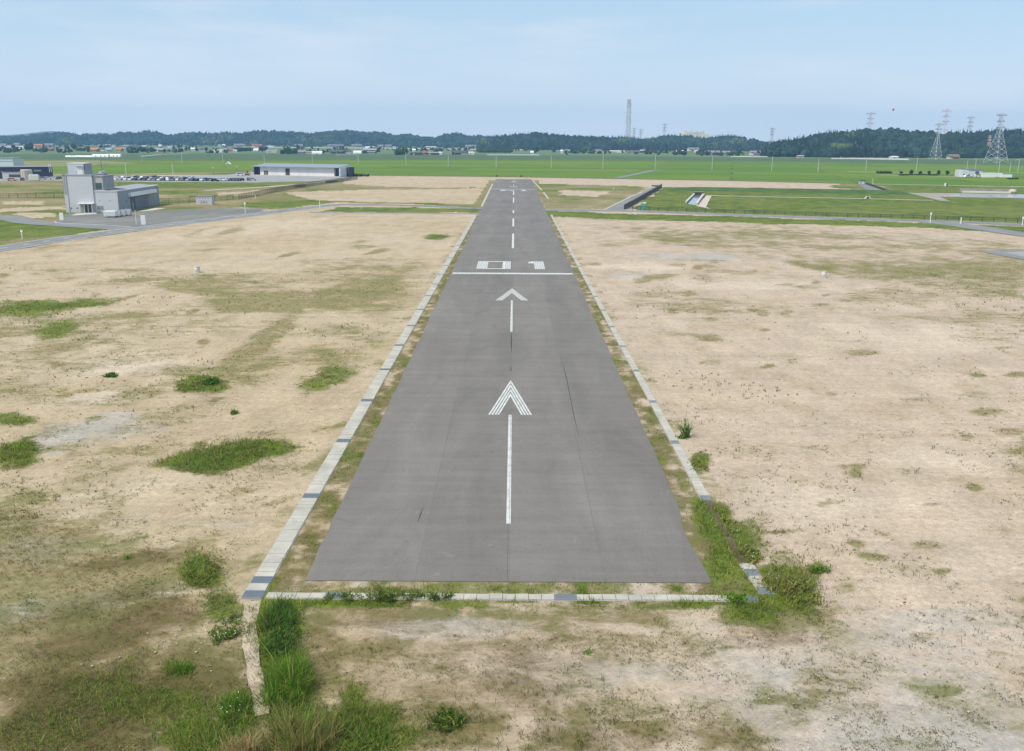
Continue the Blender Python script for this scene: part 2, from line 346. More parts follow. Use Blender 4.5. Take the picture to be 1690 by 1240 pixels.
def ground_mat():
    m, t, b = nodes('sandy_ground'); g = G(t); p = g.pos()
    aG, aO, aB, aY, aL = (g.attr(k).outputs['Fac'] for k in ('grass', 'olive', 'brown', 'grey', 'pale'))
    big = g.noise(p, 0.025, 5, 0.6); med = g.noise(g.scale(p, (1, 0.8, 1)), 0.22, 6, 0.62); fine = g.noise(p, 2.2, 5, 0.65); grain = g.noise(p, 9.0, 3, 0.7)
    blot = g.noise(g.scale(p, (0.7, 1.3, 1)), 0.55, 8, 0.72, 0.6)
    spk = g.noise(p, 5.5, 5, 0.8); spk2 = g.noise(g.scale(p, (1, 1.5, 1)), 1.6, 6, 0.78)
    base = g.mix(g.ss(big, 0.38, 0.62), (0.45, 0.352, 0.228), (0.485, 0.39, 0.272))
    sx = g.n('ShaderNodeSeparateXYZ'); g.l(p, sx.inputs[0])
    base = g.mix(g.math('MULTIPLY', g.ss(g.math('ADD', sx.outputs[0], g.mapr(big, 0.3, 0.7, -25, 25)), -14, 16), 0.8), base, (0.49, 0.388, 0.30))
    base = g.mix(g.math('MULTIPLY', g.ss(med, 0.47, 0.68), 0.6), base, (0.375, 0.285, 0.18))
    base = g.mix(g.math('MULTIPLY', g.ss(g.math('ADD', aL, g.math('SUBTRACT', med, 0.5)), 0.25, 0.9), 0.75), base, (0.585, 0.485, 0.375))
    base = g.mix(g.math('MULTIPLY', g.ss(g.math('ADD', aY, g.math('SUBTRACT', blot, 0.5)), 0.25, 0.8), 0.8), base, (0.40, 0.375, 0.345))
    base = g.mix(g.math('MULTIPLY', g.ss(g.math('ADD', aB, g.math('SUBTRACT', blot, 0.5)), 0.2, 0.85), 0.9), base, (0.17, 0.11, 0.055))
    base = g.mul(base, g.mapr(g.noise(g.scale(p, (0.30, 0.13, 1)), 1.0, 5, 0.65), 0.3, 0.7, 0.87, 1.11)); base = g.mul(base, g.mapr(spk2, 0.3, 0.7, 0.84, 1.14)); base = g.mul(base, g.mapr(fine, 0.25, 0.75, 0.84, 1.13)); base = g.mul(base, g.mapr(grain, 0.3, 0.7, 0.80, 1.17))
    base = g.mul(base, g.mapr(g.noise(g.scale(p, (0.03, 0.9, 1)), 1.0, 4, 0.6, 0.3), 0.3, 0.7, 0.93, 1.06))
    # scattered dark litter, clods and pale grit
    lit = g.ss(spk, 0.60, 0.70); den = g.math('ADD', g.mapr(med, 0.38, 0.62, 0.05, 0.6), g.math('MULTIPLY', g.math('ADD', aO, g.math('MULTIPLY', aY, 0.6)), 0.5), True)
    base = g.mix(g.math('MULTIPLY', lit, den), base, (0.15, 0.115, 0.06))
    base = g.mix(g.math('MULTIPLY', g.ss(spk, 0.40, 0.31), g.math('MULTIPLY', g.math('ADD', aY, 0.15), 0.7)), base, (0.62, 0.58, 0.52))
    of = g.ss(g.math('ADD', g.math('MULTIPLY', aO, 0.9), g.math('ADD', g.math('MULTIPLY', g.math('SUBTRACT', blot, 0.5), 1.3), g.math('MULTIPLY', g.math('SUBTRACT', spk2, 0.5), 0.9))), 0.26, 0.72)
    olc = g.mix(g.ss(fine, 0.35, 0.65), (0.165, 0.135, 0.045), (0.27, 0.215, 0.095))
    olc = g.mix(g.ss(med, 0.4, 0.65), olc, (0.15, 0.16, 0.042))
    olc = g.mix(g.math('MULTIPLY', aB, 0.85, True), olc, (0.088, 0.074, 0.024))
    olc = g.mix(g.math('MULTIPLY', g.ss(spk, 0.52, 0.66), 0.7), olc, (0.075, 0.075, 0.022))
    base = g.mix(g.math('MULTIPLY', of, 0.82), base, olc)
    gf_ = g.ss(g.math('ADD', aG, g.math('ADD', g.math('MULTIPLY', g.math('SUBTRACT', blot, 0.5), 1.0), g.math('MULTIPLY', g.math('SUBTRACT', spk2, 0.5), 0.6))), 0.34, 0.98)
    grc = g.mix(g.ss(med, 0.35, 0.68), (0.064, 0.11, 0.014), (0.165, 0.20, 0.026))
    grc = g.mix(g.math('MULTIPLY', g.ss(big, 0.45, 0.65), 0.6), grc, (0.18, 0.19, 0.05))
    grc = g.mul(grc, g.mapr(fine, 0.25, 0.75, 0.65, 1.3)); grc = g.mul(grc, g.mapr(spk2, 0.3, 0.7, 0.75, 1.2))
    col = g.mix(gf_, base, grc)
    g.l(col, b.inputs['Base Color']); b.inputs['Roughness'].default_value = 0.95; b.inputs['Specular IOR Level'].default_value = 0.15
    bp = g.n('ShaderNodeBump'); bp.inputs['Strength'].default_value = 0.5; bp.inputs['Distance'].default_value = 0.12
    g.l(g.math('ADD', fine, g.math('MULTIPLY', grain, 0.4)), bp.inputs['Height']); g.l(bp.outputs[0], b.inputs['Normal'])
    return m
tag(bigmesh('ground', np.c_[gx, gy, gz], gf, ground_mat(), attrs=dict(zip(('grass', 'olive', 'brown', 'grey', 'pale'), mk)), smooth=True), kind='structure')

# ================================================================ RUNWAY
def asphalt(name, dark, light, lanes=True):
    m, t, b = nodes(name); g = G(t); p = g.pos()
    s = g.noise(g.scale(p, (0.12, 1.0, 1)), 0.9, 6, 0.65); l = g.noise(g.scale(p, (1, 0.06, 1)), 0.45, 4, 0.6); f = g.noise(p, 7, 4, 0.7); bigm = g.noise(p, 0.06, 4, 0.6)
    st = g.noise(p, 0.7, 5, 0.7, 0.5)
    c = g.mix(g.ss(bigm, 0.3, 0.7), dark, light)
    if lanes:
        sx = g.n('ShaderNodeSeparateXYZ'); g.l(p, sx.inputs[0]); x = sx.outputs[0]
        x = g.math('ADD', x, g.math('MULTIPLY', g.math('SUBTRACT', s, 0.5), 0.10))
        for lo, k in ((-4.6, 0.93), (0.0, 1.05), (4.7, 0.95)):
            c = g.mul(c, g.mapr(x, lo-0.05, lo+0.05, 1.0, 1.0/k if False else (1.06 if k > 1 else 0.945)))
        for xc in (-4.6, 0.02, 4.75):
            d = g.math('ABSOLUTE', g.math('SUBTRACT', x, xc))
            seam = g.math('MULTIPLY', g.ss(d, 0.07, 0.0), g.mapr(l, 0.4, 0.65, 0.0, 0.22))
            c = g.mix(seam, c, (0.05, 0.048, 0.046))
    c = g.mul(c, g.mapr(s, 0.25, 0.75, 0.88, 1.10)); c = g.mul(c, g.mapr(l, 0.25, 0.75, 0.95, 1.05)); c = g.mul(c, g.mapr(f, 0.25, 0.75, 0.88, 1.1))
    pt = g.noise(g.scale(p, (0.5, 0.12, 1)), 0.5, 6, 0.7, 0.8); c = g.mul(c, g.mapr(pt, 0.3, 0.7, 0.86, 1.12)); sc = g.noise(p, 0.22, 7, 0.75, 1.2)
    c = g.mix(g.math('MULTIPLY', g.ss(sc, 0.58, 0.74), 0.45), c, (0.105, 0.098, 0.09))
    c = g.mix(g.math('MULTIPLY', g.ss(st, 0.60, 0.78), 0.40), c, (0.30, 0.285, 0.27))
    g.l(c, b.inputs['Base Color']); b.inputs['Roughness'].default_value = 0.88; b.inputs['Specular IOR Level'].default_value = 0.25
    bp = g.n('ShaderNodeBump'); bp.inputs['Strength'].default_value = 0.35; bp.inputs['Distance'].default_value = 0.02; g.l(f, bp.inputs['Height']); g.l(bp.outputs[0], b.inputs['Normal'])
    return m
RW = asphalt('worn_asphalt', (0.178, 0.162, 0.146), (0.20, 0.183, 0.166))
Y0, Y1 = 40.5, 518.5
edge = []
for k, y in enumerate(np.arange(Y0, Y1+.1, 1.0)):
    wv = (vnoise(np.array([y*0.5]), np.array([2.0]))[0]-.5)*0.14
    xr = 9.98+wv-(0.30*math.exp(-((y-46.0)/3.2)**2))
    xl = -10.0+(vnoise(np.array([y*0.5]), np.array([9.0]))[0]-.5)*0.14
    edge.append((xl, xr, y))
b = MB()
b.add([q for (a, c, y) in edge for q in ((a, y, 0.03), (c, y, 0.03))], [(2*i, 2*i+1, 2*i+3, 2*i+2) for i in range(len(edge)-1)])
runway = tag(b.build('runway', RW), kind='structure')
mo = runway.modifiers.new('s', 'SOLIDIFY'); mo.thickness = 0.06; mo.offset = -1
def paint():
    m, t, b = nodes('worn_white_paint'); g = G(t); p = g.pos()
    n = g.noise(g.scale(p, (1, 0.35, 1)), 3.0, 6, 0.75); n2 = g.noise(p, 12, 4, 0.7)
    wear = g.ss(g.math('ADD', g.math('MULTIPLY', n, 0.7), g.math('MULTIPLY', n2, 0.3)), 0.44, 0.62)
    g.l(g.mix(g.math('MULTIPLY', wear, 0.6), (0.60, 0.60, 0.575), (0.27, 0.26, 0.25)), b.inputs['Base Color']); b.inputs['Roughness'].default_value = 0.7
    return m
PT = paint(); ZM = 0.034
def rects(name, lst, mat=PT, z=ZM):
    b = MB()
    for (x0, x1, y0, y1) in lst: b.add([(x0, y0, z), (x1, y0, z), (x1, y1, z), (x0, y1, z)], [(0, 1, 2, 3)])
    return b.build(name, mat, runway)
YC = 279.3
def flip(l): return [(-x1, -x0, 2*YC-y1, 2*YC-y0) for (x0, x1, y0, y1) in l]
# centre line
W_ = 0.13
for y0, y1 in ((47.4, 68.4), (100.5, 121.2)):
    rects('centre_line', [(-0.12-0.06, -0.02, y0, y1), (0.0, 0.07, y0, y1)])
    rects('centre_line', flip([(-0.14, 0.0, y0, y1), (0.01, 0.10, y0, y1)]))
for p0, p1 in ((410, 386), (374, 361), (352, 347.5), (335, 326.5), (322, 315.5)):
    a, c = at(845, p0)[1], at(845, p1)[1]
    rects('centre_line', [(-0.22, 0.22, a, c)])
# threshold bars
rects('threshold_bar', [(-9.75, 9.75, 146.1, 147.6)]); rects('threshold_bar', flip([(-9.75, 9.75, 146.1, 147.6)]))
# chevron arrow heads, each wing four worn stripes
def chevron(yb, yt, hw, flipped=False, ns=4, st=0.94):
    b = MB(); wst = st/ns
    for sgn in (-1, 1):
        for k in range(ns):
            o0 = hw-k*wst; o1 = o0-wst*0.66
            # outer edge from (o0, yb) up to the axis; slope set by tip
            sl = (yt-yb)/hw
            pts = [(sgn*o0, yb), (sgn*o1, yb), (0, yb+sl*o1), (0, yb+sl*o0)]
            if flipped: pts = [(-x, 2*YC-y) for x, y in pts]
            if sgn > 0: pts = pts[::-1]
            b.add([(x-0.05, y, ZM) for x, y in pts], [(3, 2, 1, 0)])
    return b.build('arrow_head', PT, runway)
for f_ in (False, True):
    chevron(68.4, 79.1, 1.72, f_); chevron(121.2, 131.4, 2.2, f_)
# numbers 01 and, seen upside down at the far end, 19
def digit_block(x0, x1, y0, y1, n, solid=0.0):
    l = [];
    if solid: l.append((x0, x0+solid, y0, y1)); x0 += solid+0.06
    wd = (x1-x0)/n
    for k in range(n): l.append((x0+k*wd, x0+k*wd+wd*0.78, y0, y1))
    return l
D0, D1 = 152.2, 162.2
zero = digit_block(-6.1, -4.25, D0, D1, 7)+[(-4.25, -1.75, D0, D0+0.7), (-4.25, -1.75, D1-0.9, D1)]+digit_block(-1.75, -0.3, D0, D1, 3, 0.55)
one = digit_block(3.75, 5.5, D0, D1, 6)+[(2.75, 3.2, D1-2.6, D1-0.5), (3.2, 3.72, D1-2.6, D1)]
rects('runway_number', zero); rects('runway_number', one)
nine = digit_block(4.25, 6.1, D0, D1, 4)+[(1.75, 4.25, D1-1.0, D1), (1.75, 4.25, D0+4.2, D0+5.4), (1.75, 4.25, D0, D0+1)]+digit_block(0.3, 1.75, D0+4.2, D1, 3)
nine = [(x0-0.3, x1-0.3, y0, y1) for x0, x1, y0, y1 in nine]
onef = digit_block(-5.0, -3.3, D0, D1, 3)+[(-5.9, -5.03, D1-2.6, D1-.5)]
rects('runway_number', flip(nine)); rects('runway_number', flip(onef))
# open cracks along the paving joints
CK = M('crack_fill', (0.018, 0.017, 0.016), 0.9, 0.1)
def crack(pts, wd): return strip('crack', pts, wd, 0.0335, CK, runway)
crack([(926, 590), (935, 625), (945, 676), (955, 722)], [0.02, 0.05, 0.045, 0.02]); crack([(698, 840), (694, 850), (690, 862)], [0.02, 0.06, 0.02])
crack([(844, 551), (844, 565), (843.6, 582)], [0.05, 0.09, 0.03]); crack([(843.4, 606), (843.2, 613)], [0.04, 0.09]); crack([(838.7, 868), (837.2, 960)], [0.012, 0.012])


# ================================================================ ROADS AND YARDS
RD = asphalt('grey_road', (0.20, 0.20, 0.20), (0.245, 0.245, 0.24), False)
APR = asphalt('grey_gravel_yard', (0.17, 0.165, 0.15), (0.215, 0.21, 0.19), False)
PALE = M('pale_concrete', (0.50, 0.47, 0.42), 0.9, 0.12, 0.25)
LOT = asphalt('car_park_paving', (0.28, 0.28, 0.285), (0.33, 0.33, 0.33), False)
WL = M('road_line_white', (0.62, 0.62, 0.60), 0.8, 0.2, 1.0)
def road(name, pts, width, z, mat=RD): return strip(name, pts, width, z, mat)
def smooth_pts(pts, n=8):
    P = [np.array(p, float) for p in pts]; o = []
    for i in range(len(P)-1):
        p0, p1, p2, p3 = P[max(i-1, 0)], P[i], P[i+1], P[min(i+2, len(P)-1)]
        for k in range(n):
            t = k/n; o.append(0.5*((2*p1)+(-p0+p2)*t+(2*p0-5*p1+4*p2-p3)*t*t+(-p0+3*p1-3*p2+p3)*t**3))
    o.append(P[-1]); return [tuple(q) for q in o]
main_px = [(-160, 431), (0, 410.5), (105, 394), (211, 380), (310, 367.5), (420, 354.5), (500, 344), (560, 337.6)]
mw = smooth_pts([at(*p)[:2] for p in main_px], 6)
strip('access_road', mw, 7.2, 0.012, RD, px=False)
def offset(P, o):
    r = []
    P = [np.array(p) for p in P]
    for i, p in enumerate(P):
        d = P[min(i+1, len(P)-1)]-P[max(i-1, 0)]; d = d/np.linalg.norm(d); r.append(p+np.array([-d[1], d[0]])*o)
    return r
strip('road_edge_line', offset(mw, 3.2), 0.22, 0.018, WL, px=False); strip('road_edge_line', offset(mw, -3.2), 0.22, 0.018, WL, px=False)
for i in range(0, len(mw)-1, 2):
    strip('road_dash', [np.array(mw[i]), np.array(mw[i])*0.4+np.array(mw[i+1])*0.6], 0.25, 0.018, WL, px=False)
road('taxi_road', [(555, 337.6), (640, 338.6), (720, 341), (800, 344.6)], 6.5, 0.014)
road('service_road', [(512, 351.2), (640, 351.6), (800, 353.4)], 3.2, 0.012)
road('perimeter_road', smooth_pts([(899, 346.6), (1000, 347.6), (1100, 350.5), (1300, 357.8), (1560, 366), (1700, 372), (1850, 378)], 4), 8.0, 0.012)
strip('road_edge_line', smooth_pts([(905, 345.3), (1000, 346.2), (1100, 349), (1300, 356.2), (1560, 364.4), (1850, 376)], 4), 0.35, 0.018, WL)
road('branch_road', smooth_pts([(1535, 366), (1580, 371), (1640, 380), (1760, 397)], 4), 8.0, 0.016)
sheet('yard', [(86, 369), (112, 353), (160, 353), (230, 351), (300, 345.5), (380, 343.5), (440, 344.5), (420, 352), (310, 364.5), (240, 373), (205, 376), (150, 374), (100, 371.5)], 0.008, APR)['kind'] = 'structure'
road('yard_road', smooth_pts([(-160, 350), (0, 357.5), (50, 366.5), (120, 372), (215, 377.5)], 4), [7.5]*17, 0.010)
strip('road_edge_line', smooth_pts([(90, 366), (100, 368.6), (150, 370.5), (215, 374.4)], 3), 0.35, 0.02, WL)
sheet('doorstep_paving', [(118, 356), (160, 353.5), (158, 351), (126, 352.5)], 0.03, PALE)['kind'] = 'structure'
sheet('hangar_paving', [(222, 350), (250, 348), (274, 344), (256, 343.5)], 0.03, PALE)['kind'] = 'structure'
sheet('car_park', [(176, 299.5), (178, 293.5), (310, 290.5), (372, 289.0), (400, 285.5), (425, 284.5), (470, 288), (575, 292), (604, 287), (640, 284), (590, 292), (545, 298.5), (420, 301.5), (330, 300.8), (250, 300.6)], 0.012, LOT)['kind'] = 'structure'
sheet('workshop_yard', [(-160, 297), (0, 296), (110, 294), (112, 297.5), (0, 299.5), (-160, 302)], 0.012, LOT)['kind'] = 'structure'
strip('footpath', smooth_pts([(338, 314.6), (420, 310), (480, 305.5), (540, 299.5)], 3), 3.0, 0.016, PALE)
# right: ramp road, basin paths, paved pad
sheet('ramp_road', [(1000, 347), (1028, 347), (1088, 309.8), (1076, 309.8), (1040, 325.5)], 0.02, RD)['kind'] = 'structure'
strip('ramp_kerb', [(1000, 345.2), (1040, 325.2), (1060, 317.5)], 0.6, 0.05, PALE)
sheet('concrete_apron', [(1149, 340), (1166, 323), (1174.5, 323.3), (1165, 342), (1174, 345.6)], 0.02, M('pinkish_concrete', (0.52, 0.44, 0.37), 0.9, 0.12, 0.3))['kind'] = 'structure'
strip('basin_path', smooth_pts([(1170, 323), (1225, 324.2), (1290, 325.6), (1400, 327.5), (1540, 331)], 3), 2.2, 0.02, PALE)
sheet('service_ramp', [(1418, 305), (1428, 304.5), (1465, 317), (1438, 317.5)], 0.02, RD)['kind'] = 'structure'
sheet('pond_shore', [(1497, 318.5), (1570, 319), (1760, 322), (1760, 329), (1550, 325), (1568, 332), (1552, 331.5)], 0.016, M('wet_shore', (0.30, 0.27, 0.23), 0.9, 0.2, 0.1))['kind'] = 'structure'
def water():
    m, t, b = nodes('still_water'); g = G(t)
    b.inputs['Base Color'].default_value = (0.20, 0.24, 0.27, 1); b.inputs['Roughness'].default_value = 0.08; b.inputs['IOR'].default_value = 1.33
    bp = g.n('ShaderNodeBump'); bp.inputs['Strength'].default_value = 0.15; bp.inputs['Distance'].default_value = 0.05
    g.l(g.noise(g.pos(), 1.2, 3), bp.inputs['Height']); g.l(bp.outputs[0], b.inputs['Normal']); return m
WAT = water()
sheet('pond_water', [(1586, 320.5), (1680, 321.5), (1760, 322.8), (1760, 327.5), (1690, 326.3), (1600, 324.8), (1560, 322.8)], 0.024, WAT)['kind'] = 'structure'
sheet('paved_pad', [(1612, 414), (1700, 412.5), (1800, 416), (1800, 452), (1690, 429)], 0.012, RD)['kind'] = 'structure'
sheet('pad_centre', [(1655, 417.5), (1700, 414.5), (1800, 418), (1800, 440), (1690, 424)], 0.018, LOT)['kind'] = 'structure'

# ================================================================ DRAINAGE CHANNELS
CV = M('drain_concrete', (0.43, 0.405, 0.345), 0.9, 0.26, 0.6); CVD = M('drain_side', (0.36, 0.34, 0.30), 0.9, 0.15, 1.0)
GT = M('galvanised_grating', (0.25, 0.275, 0.30), 0.6, 0.12, 1.5, 0.3)
SOIL = M('shaded_ditch_soil', (0.13, 0.095, 0.06), 0.95, 0.3, 0.8)  # soil darkened in colour to stand in for the shaded ditch recess
def drain(label, p0, p1, wd, grates, joint=0.5, group=None, glen=0.75):
    p0 = np.array(p0[:2]); p1 = np.array(p1[:2]); d = p1-p0; Ln = np.linalg.norm(d); rz = math.atan2(d[1], d[0])
    t = empty('drain_channel', (*p0, 0), label, 'drain', rz, group)
    MB().box(0, Ln, -wd/2-0.05, wd/2+0.05, -0.5, 0.012).build('channel_wall', CVD, t)
    gs = sorted(q for q in grates if 0 <= q < Ln); cur = 0.0
    def run(a, c):
        n = max(1, int(round((c-a)/joint))); b = MB(); st = (c-a)/n
        for k in range(n):
            e = random.uniform(0.015, 0.035); s = random.uniform(-0.015, 0.015); h = random.uniform(0.045, 0.065)
            b.box(a+k*st+e/2, a+(k+1)*st-e/2, -wd/2+s, wd/2+s, 0.0, h)
        b.build('slab_cover', CV, t)
    for q in gs:
        if q-cur > 0.3: run(cur, q)
        e = min(q+glen, Ln); b = MB(); n = max(4, int(wd/0.07))
        for k in range(n+1):
            y = -wd/2+wd*k/n; b.box(q+0.02, e-0.02, y-0.018, y+0.018, 0.025, 0.055)
        b.box(q, q+0.05, -wd/2, wd/2, 0.02, 0.06); b.box(e-0.05, e, -wd/2, wd/2, 0.02, 0.06); b.box(q, e, -wd/2, wd/2, 0.01, 0.026)
        b.build('grating', GT, t); cur = e
    if Ln-cur > 0.3: run(cur, Ln)
    return t
pL0 = np.array([drain_x(39.2, -1), 38.6]); pL1 = np.array([drain_x(266, -1), 266.0])
drain('long pale slab-covered drain running along the left edge of the runway', pL0, pL1, 0.92, [0.05, 1.5]+[1.9+10.45*k for k in range(1, 24)], group=None)
drain('narrow pale slab-covered drain along the right edge of the runway', (drain_x(51.0, 1), 51.0), (drain_x(268, 1), 268), 0.55, [0.0]+[10.45*k for k in range(1, 22)])
drain('short pale drain crossing the near end of the runway', (pL0[0]+0.65, 38.95), (11.75, 38.95), 0.50, [2.75, 13.6, 22.6], 0.62, glen=1.05)
drain('broken end of a drain under weeds at the near right corner', (12.35, 39.3), (12.1, 42.6), 0.62, [0.0, 1.9], 0.45)
a_, c_ = at(795, 341), at(813, 304); drain('straight drain beside the left runway edge beyond the crossing road', a_, c_, 0.7, [], 2.5)
a_, c_ = at(905, 328), at(897, 318); drain('nearer short piece of pale drain right of the runway beyond the road', a_, c_, 0.7, [], 2.5)
a_, c_ = at(894, 314), at(880, 299); drain('farther piece of pale drain right of the runway beyond the road', a_, c_, 0.7, [], 2.5)
dv = [(12.05, 42.6), (11.98, 46), (11.9, 51.0)]
strip('open_ditch', dv, [0.5, 0.42, 0.5], 0.0, SOIL, px=False)
# worn bare channel running from the near left corner towards the camera
wp = smooth_pts([(418, 992), (412, 1030), (415, 1075), (421, 1115), (428, 1150), (433, 1180)], 5)
strip('dirt_channel', wp, [0.66-0.006*i+0.07*math.sin(i*0.9)+0.04*math.sin(i*2.3) for i in range(len(wp))], 0.01, M('dry_dirt', (0.44, 0.35, 0.265), 0.95, 0.3, 2.2))

# ================================================================ GRASS, WEEDS, CLUMPS
GRASS = tintmat('grass_blade', 0.8, 0.15, 2.0, 0.42)
def blades(px_, py_, h, wd, lean, tint, z0=0.0, curl=0.5):
    n = len(px_); a = rng.random(n)*2*math.pi; l = rng.random(n)*lean; b = rng.random(n)*2*math.pi
    dx, dy = np.cos(a)*np.sin(l), np.sin(a)*np.sin(l); dz = np.cos(l)
    V = np.zeros((n, 6, 3), np.float32); wx, wy = np.cos(b)*wd/2, np.sin(b)*wd/2
    for k, (s, ww) in enumerate(((0, 1.0), (0.55, 0.8), (1.0, 0.12))):
        cx = px_+dx*h*s*(1+curl*s); cy = py_+dy*h*s*(1+curl*s); cz = z0+dz*h*s*(1-0.25*curl*s)
        V[:, 2*k] = np.c_[cx-wx*ww, cy-wy*ww, cz]; V[:, 2*k+1] = np.c_[cx+wx*ww, cy+wy*ww, cz]
    i = (np.arange(n)*6)[:, None]
    Fq = np.concatenate([i+np.array([[0, 1, 3, 2]]), i+np.array([[2, 3, 5, 4]])], 0)
    return V.reshape(-1, 3), Fq, np.repeat(tint, 6, 0)
YG = np.array([(0.24, 0.28, 0.05), (0.19, 0.26, 0.04), (0.28, 0.28, 0.08), (0.15, 0.22, 0.035), (0.34, 0.29, 0.12)])
GREENS = np.array([(0.10, 0.18, 0.022), (0.14, 0.23, 0.03), (0.19, 0.26, 0.04), (0.075, 0.14, 0.022), (0.21, 0.24, 0.06)])
DRY = np.array([(0.30, 0.24, 0.10), (0.24, 0.20, 0.07), (0.36, 0.27, 0.13), (0.18, 0.17, 0.05)])
WEED = np.array([(0.10, 0.12, 0.03), (0.14, 0.15, 0.045), (0.08, 0.075, 0.03), (0.17, 0.15, 0.06), (0.07, 0.12, 0.025)])
def pick(pal, n): return pal[rng.integers(0, len(pal), n)]*(0.75+0.5*rng.random((n, 1)))
def samples(n, x0, x1, y0, y1):
    qx = x0+(x1-x0)*rng.random(n); qy = y0+(y1-y0)*rng.random(n)
    d = ((qx-PW/2)/F)[:, None]*RT-((qy-PH/2)/F)[:, None]*UP+fw
    t = -CZ/d[:, 2]; return CX+d[:, 0]*t, d[:, 1]*t
def off_hard(x, y):                          # keep off asphalt, slabs and roads
    px, py = proj(x, y)
    hard = ((np.abs(x) < 10.05) & (y > Y0-0.1) & (y < Y1)) | (np.abs(x-drain_x(y, -1)) < 0.46) & (y > 38) | (np.abs(x-drain_x(y, 1)) < 0.3) & (y > 51)
    hard |= (np.abs(y-38.95) < 0.22) & (x > -12) & (x < 9.5)
    return ~hard & ((y < 165) | (py > 440))
def grass_field(n, y0, y1, per, hs, wds):
    x, y = samples(n, -60, 1750, y0, y1); m = masks(x, y); g = m[0]+0.35*m[1]*(rng.random(n) < 0.25)
    keep = (rng.random(n) < np.clip((g-0.30)*1.5, 0, 1)) & off_hard(x, y); x, y, g = x[keep], y[keep], m[0][keep]
    r = 0.10+0.05*np.hypot(x, y)/40
    X = np.repeat(x, per)+rng.normal(size=len(x)*per)*np.repeat(r, per); Y = np.repeat(y, per)+rng.normal(size=len(x)*per)*np.repeat(r, per)
    ok = off_hard(X, Y); X, Y = X[ok], Y[ok]; gg = np.repeat(g, per)[ok]; n2 = len(X)
    h = (hs[0]+(hs[1]-hs[0])*rng.random(n2)**2)*(0.4+0.9*np.clip(gg, 0, 1.1)); wd = wds*(0.6+0.8*rng.random(n2))*np.clip(np.hypot(X, Y)/45, 0.8, 3.0)
    dryf = rng.random(n2) < np.clip(0.55-0.5*gg, 0.06, 1)
    cl = fbm(X*0.5, Y*0.5, 3)[:, None]
    t = np.where(dryf[:, None], pick(DRY, n2)*0.75, pick(np.concatenate([GREENS, YG]), n2)*(0.6+0.9*cl))
    return blades(X, Y, h, wd, 0.9, t, -0.04)
parts = [grass_field(26000, 960, 1250, 6, (0.08, 0.42), 0.030), grass_field(26000, 690, 960, 5, (0.08, 0.36), 0.032), grass_field(22000, 440, 690, 4, (0.08, 0.30), 0.034)]
def join(parts):
    V = []; Fq = []; T = []; k = 0
    for v, f, t in parts: V.append(v); Fq.append(f+k); T.append(t); k += len(v)
    return np.concatenate(V), np.concatenate(Fq), np.concatenate(T)
V, Fq, T = join(parts); tag(bigmesh('grass', V, Fq, GRASS, T), kind='stuff')
# single weeds dotted over the sand
def weed_field(n, y0, y1, per, hmax):
    x, y = samples(n, -60, 1750, y0, y1); c = fbm(x*0.10+3, y*0.10, 4); m = masks(x, y)
    keep = (rng.random(n) < np.clip((c-0.56)*4.5+m[1]*0.5, 0.012, 0.8)) & off_hard(x, y); x, y = x[keep], y[keep]; n1 = len(x)
    s = 0.35+0.65*rng.random(n1)**2.5
    X = np.repeat(x, per)+rng.normal(size=n1*per)*0.06*np.repeat(s, per)*2; Y = np.repeat(y, per)+rng.normal(size=n1*per)*0.06*np.repeat(s, per)*2
    h = hmax*np.repeat(s, per)*(0.4+0.6*rng.random(n1*per))
    t = np.repeat(pick(WEED, n1), per, 0)*(0.8+0.4*rng.random((n1*per, 1)))
    return blades(X, Y, h, 0.022*np.clip(np.hypot(X, Y)/45, 0.8, 3), 0.65, t, -0.04)
V, Fq, T = join([weed_field(5200, 800, 1250, 6, 0.42), weed_field(5200, 600, 800, 5, 0.5), weed_field(4200, 480, 600, 4, 0.5), weed_field(1500, 420, 480, 3, 0.5), weed_field(700, 372, 420, 3, 0.5)])
tag(bigmesh('weeds', V, Fq, GRASS, T), kind='stuff')
def cover_field(n, y0, y1, per, hmax):
    x, y = samples(n, -60, 1750, y0, y1); m = masks(x, y); c = fbm(x*0.8, y*0.8, 4)
    keep = (rng.random(n) < np.clip((m[1]-0.22)*1.1+(c-0.5)*1.8, 0, 0.9)) & off_hard(x, y); x, y = x[keep], y[keep]; n1 = len(x); s = 0.4+0.6*rng.random(n1)**2
    X = np.repeat(x, per)+rng.normal(size=n1*per)*0.09*np.repeat(s, per); Y = np.repeat(y, per)+rng.normal(size=n1*per)*0.09*np.repeat(s, per); ok = off_hard(X, Y)
    t = np.repeat(pick(COVER, n1), per, 0)*(0.75+0.5*rng.random((n1*per, 1)))
    return blades(X[ok], Y[ok], (hmax*np.repeat(s, per)*(0.4+0.6*rng.random(n1*per)))[ok], (0.028*np.clip(np.hypot(X, Y)/45, 0.8, 3))[ok], 1.25, t[ok], -0.04)
COVER = np.array([(0.14, 0.16, 0.04), (0.20, 0.17, 0.07), (0.10, 0.12, 0.03), (0.24, 0.20, 0.09), (0.12, 0.085, 0.04), (0.16, 0.20, 0.045)])
V, Fq, T = join([cover_field(34000, 930, 1250, 4, 0.15), cover_field(34000, 690, 930, 4, 0.15), cover_field(26000, 520, 690, 3, 0.16), cover_field(12000, 420, 520, 3, .18)])
tag(bigmesh('ground_cover', V, Fq, GRASS, T), kind='stuff')
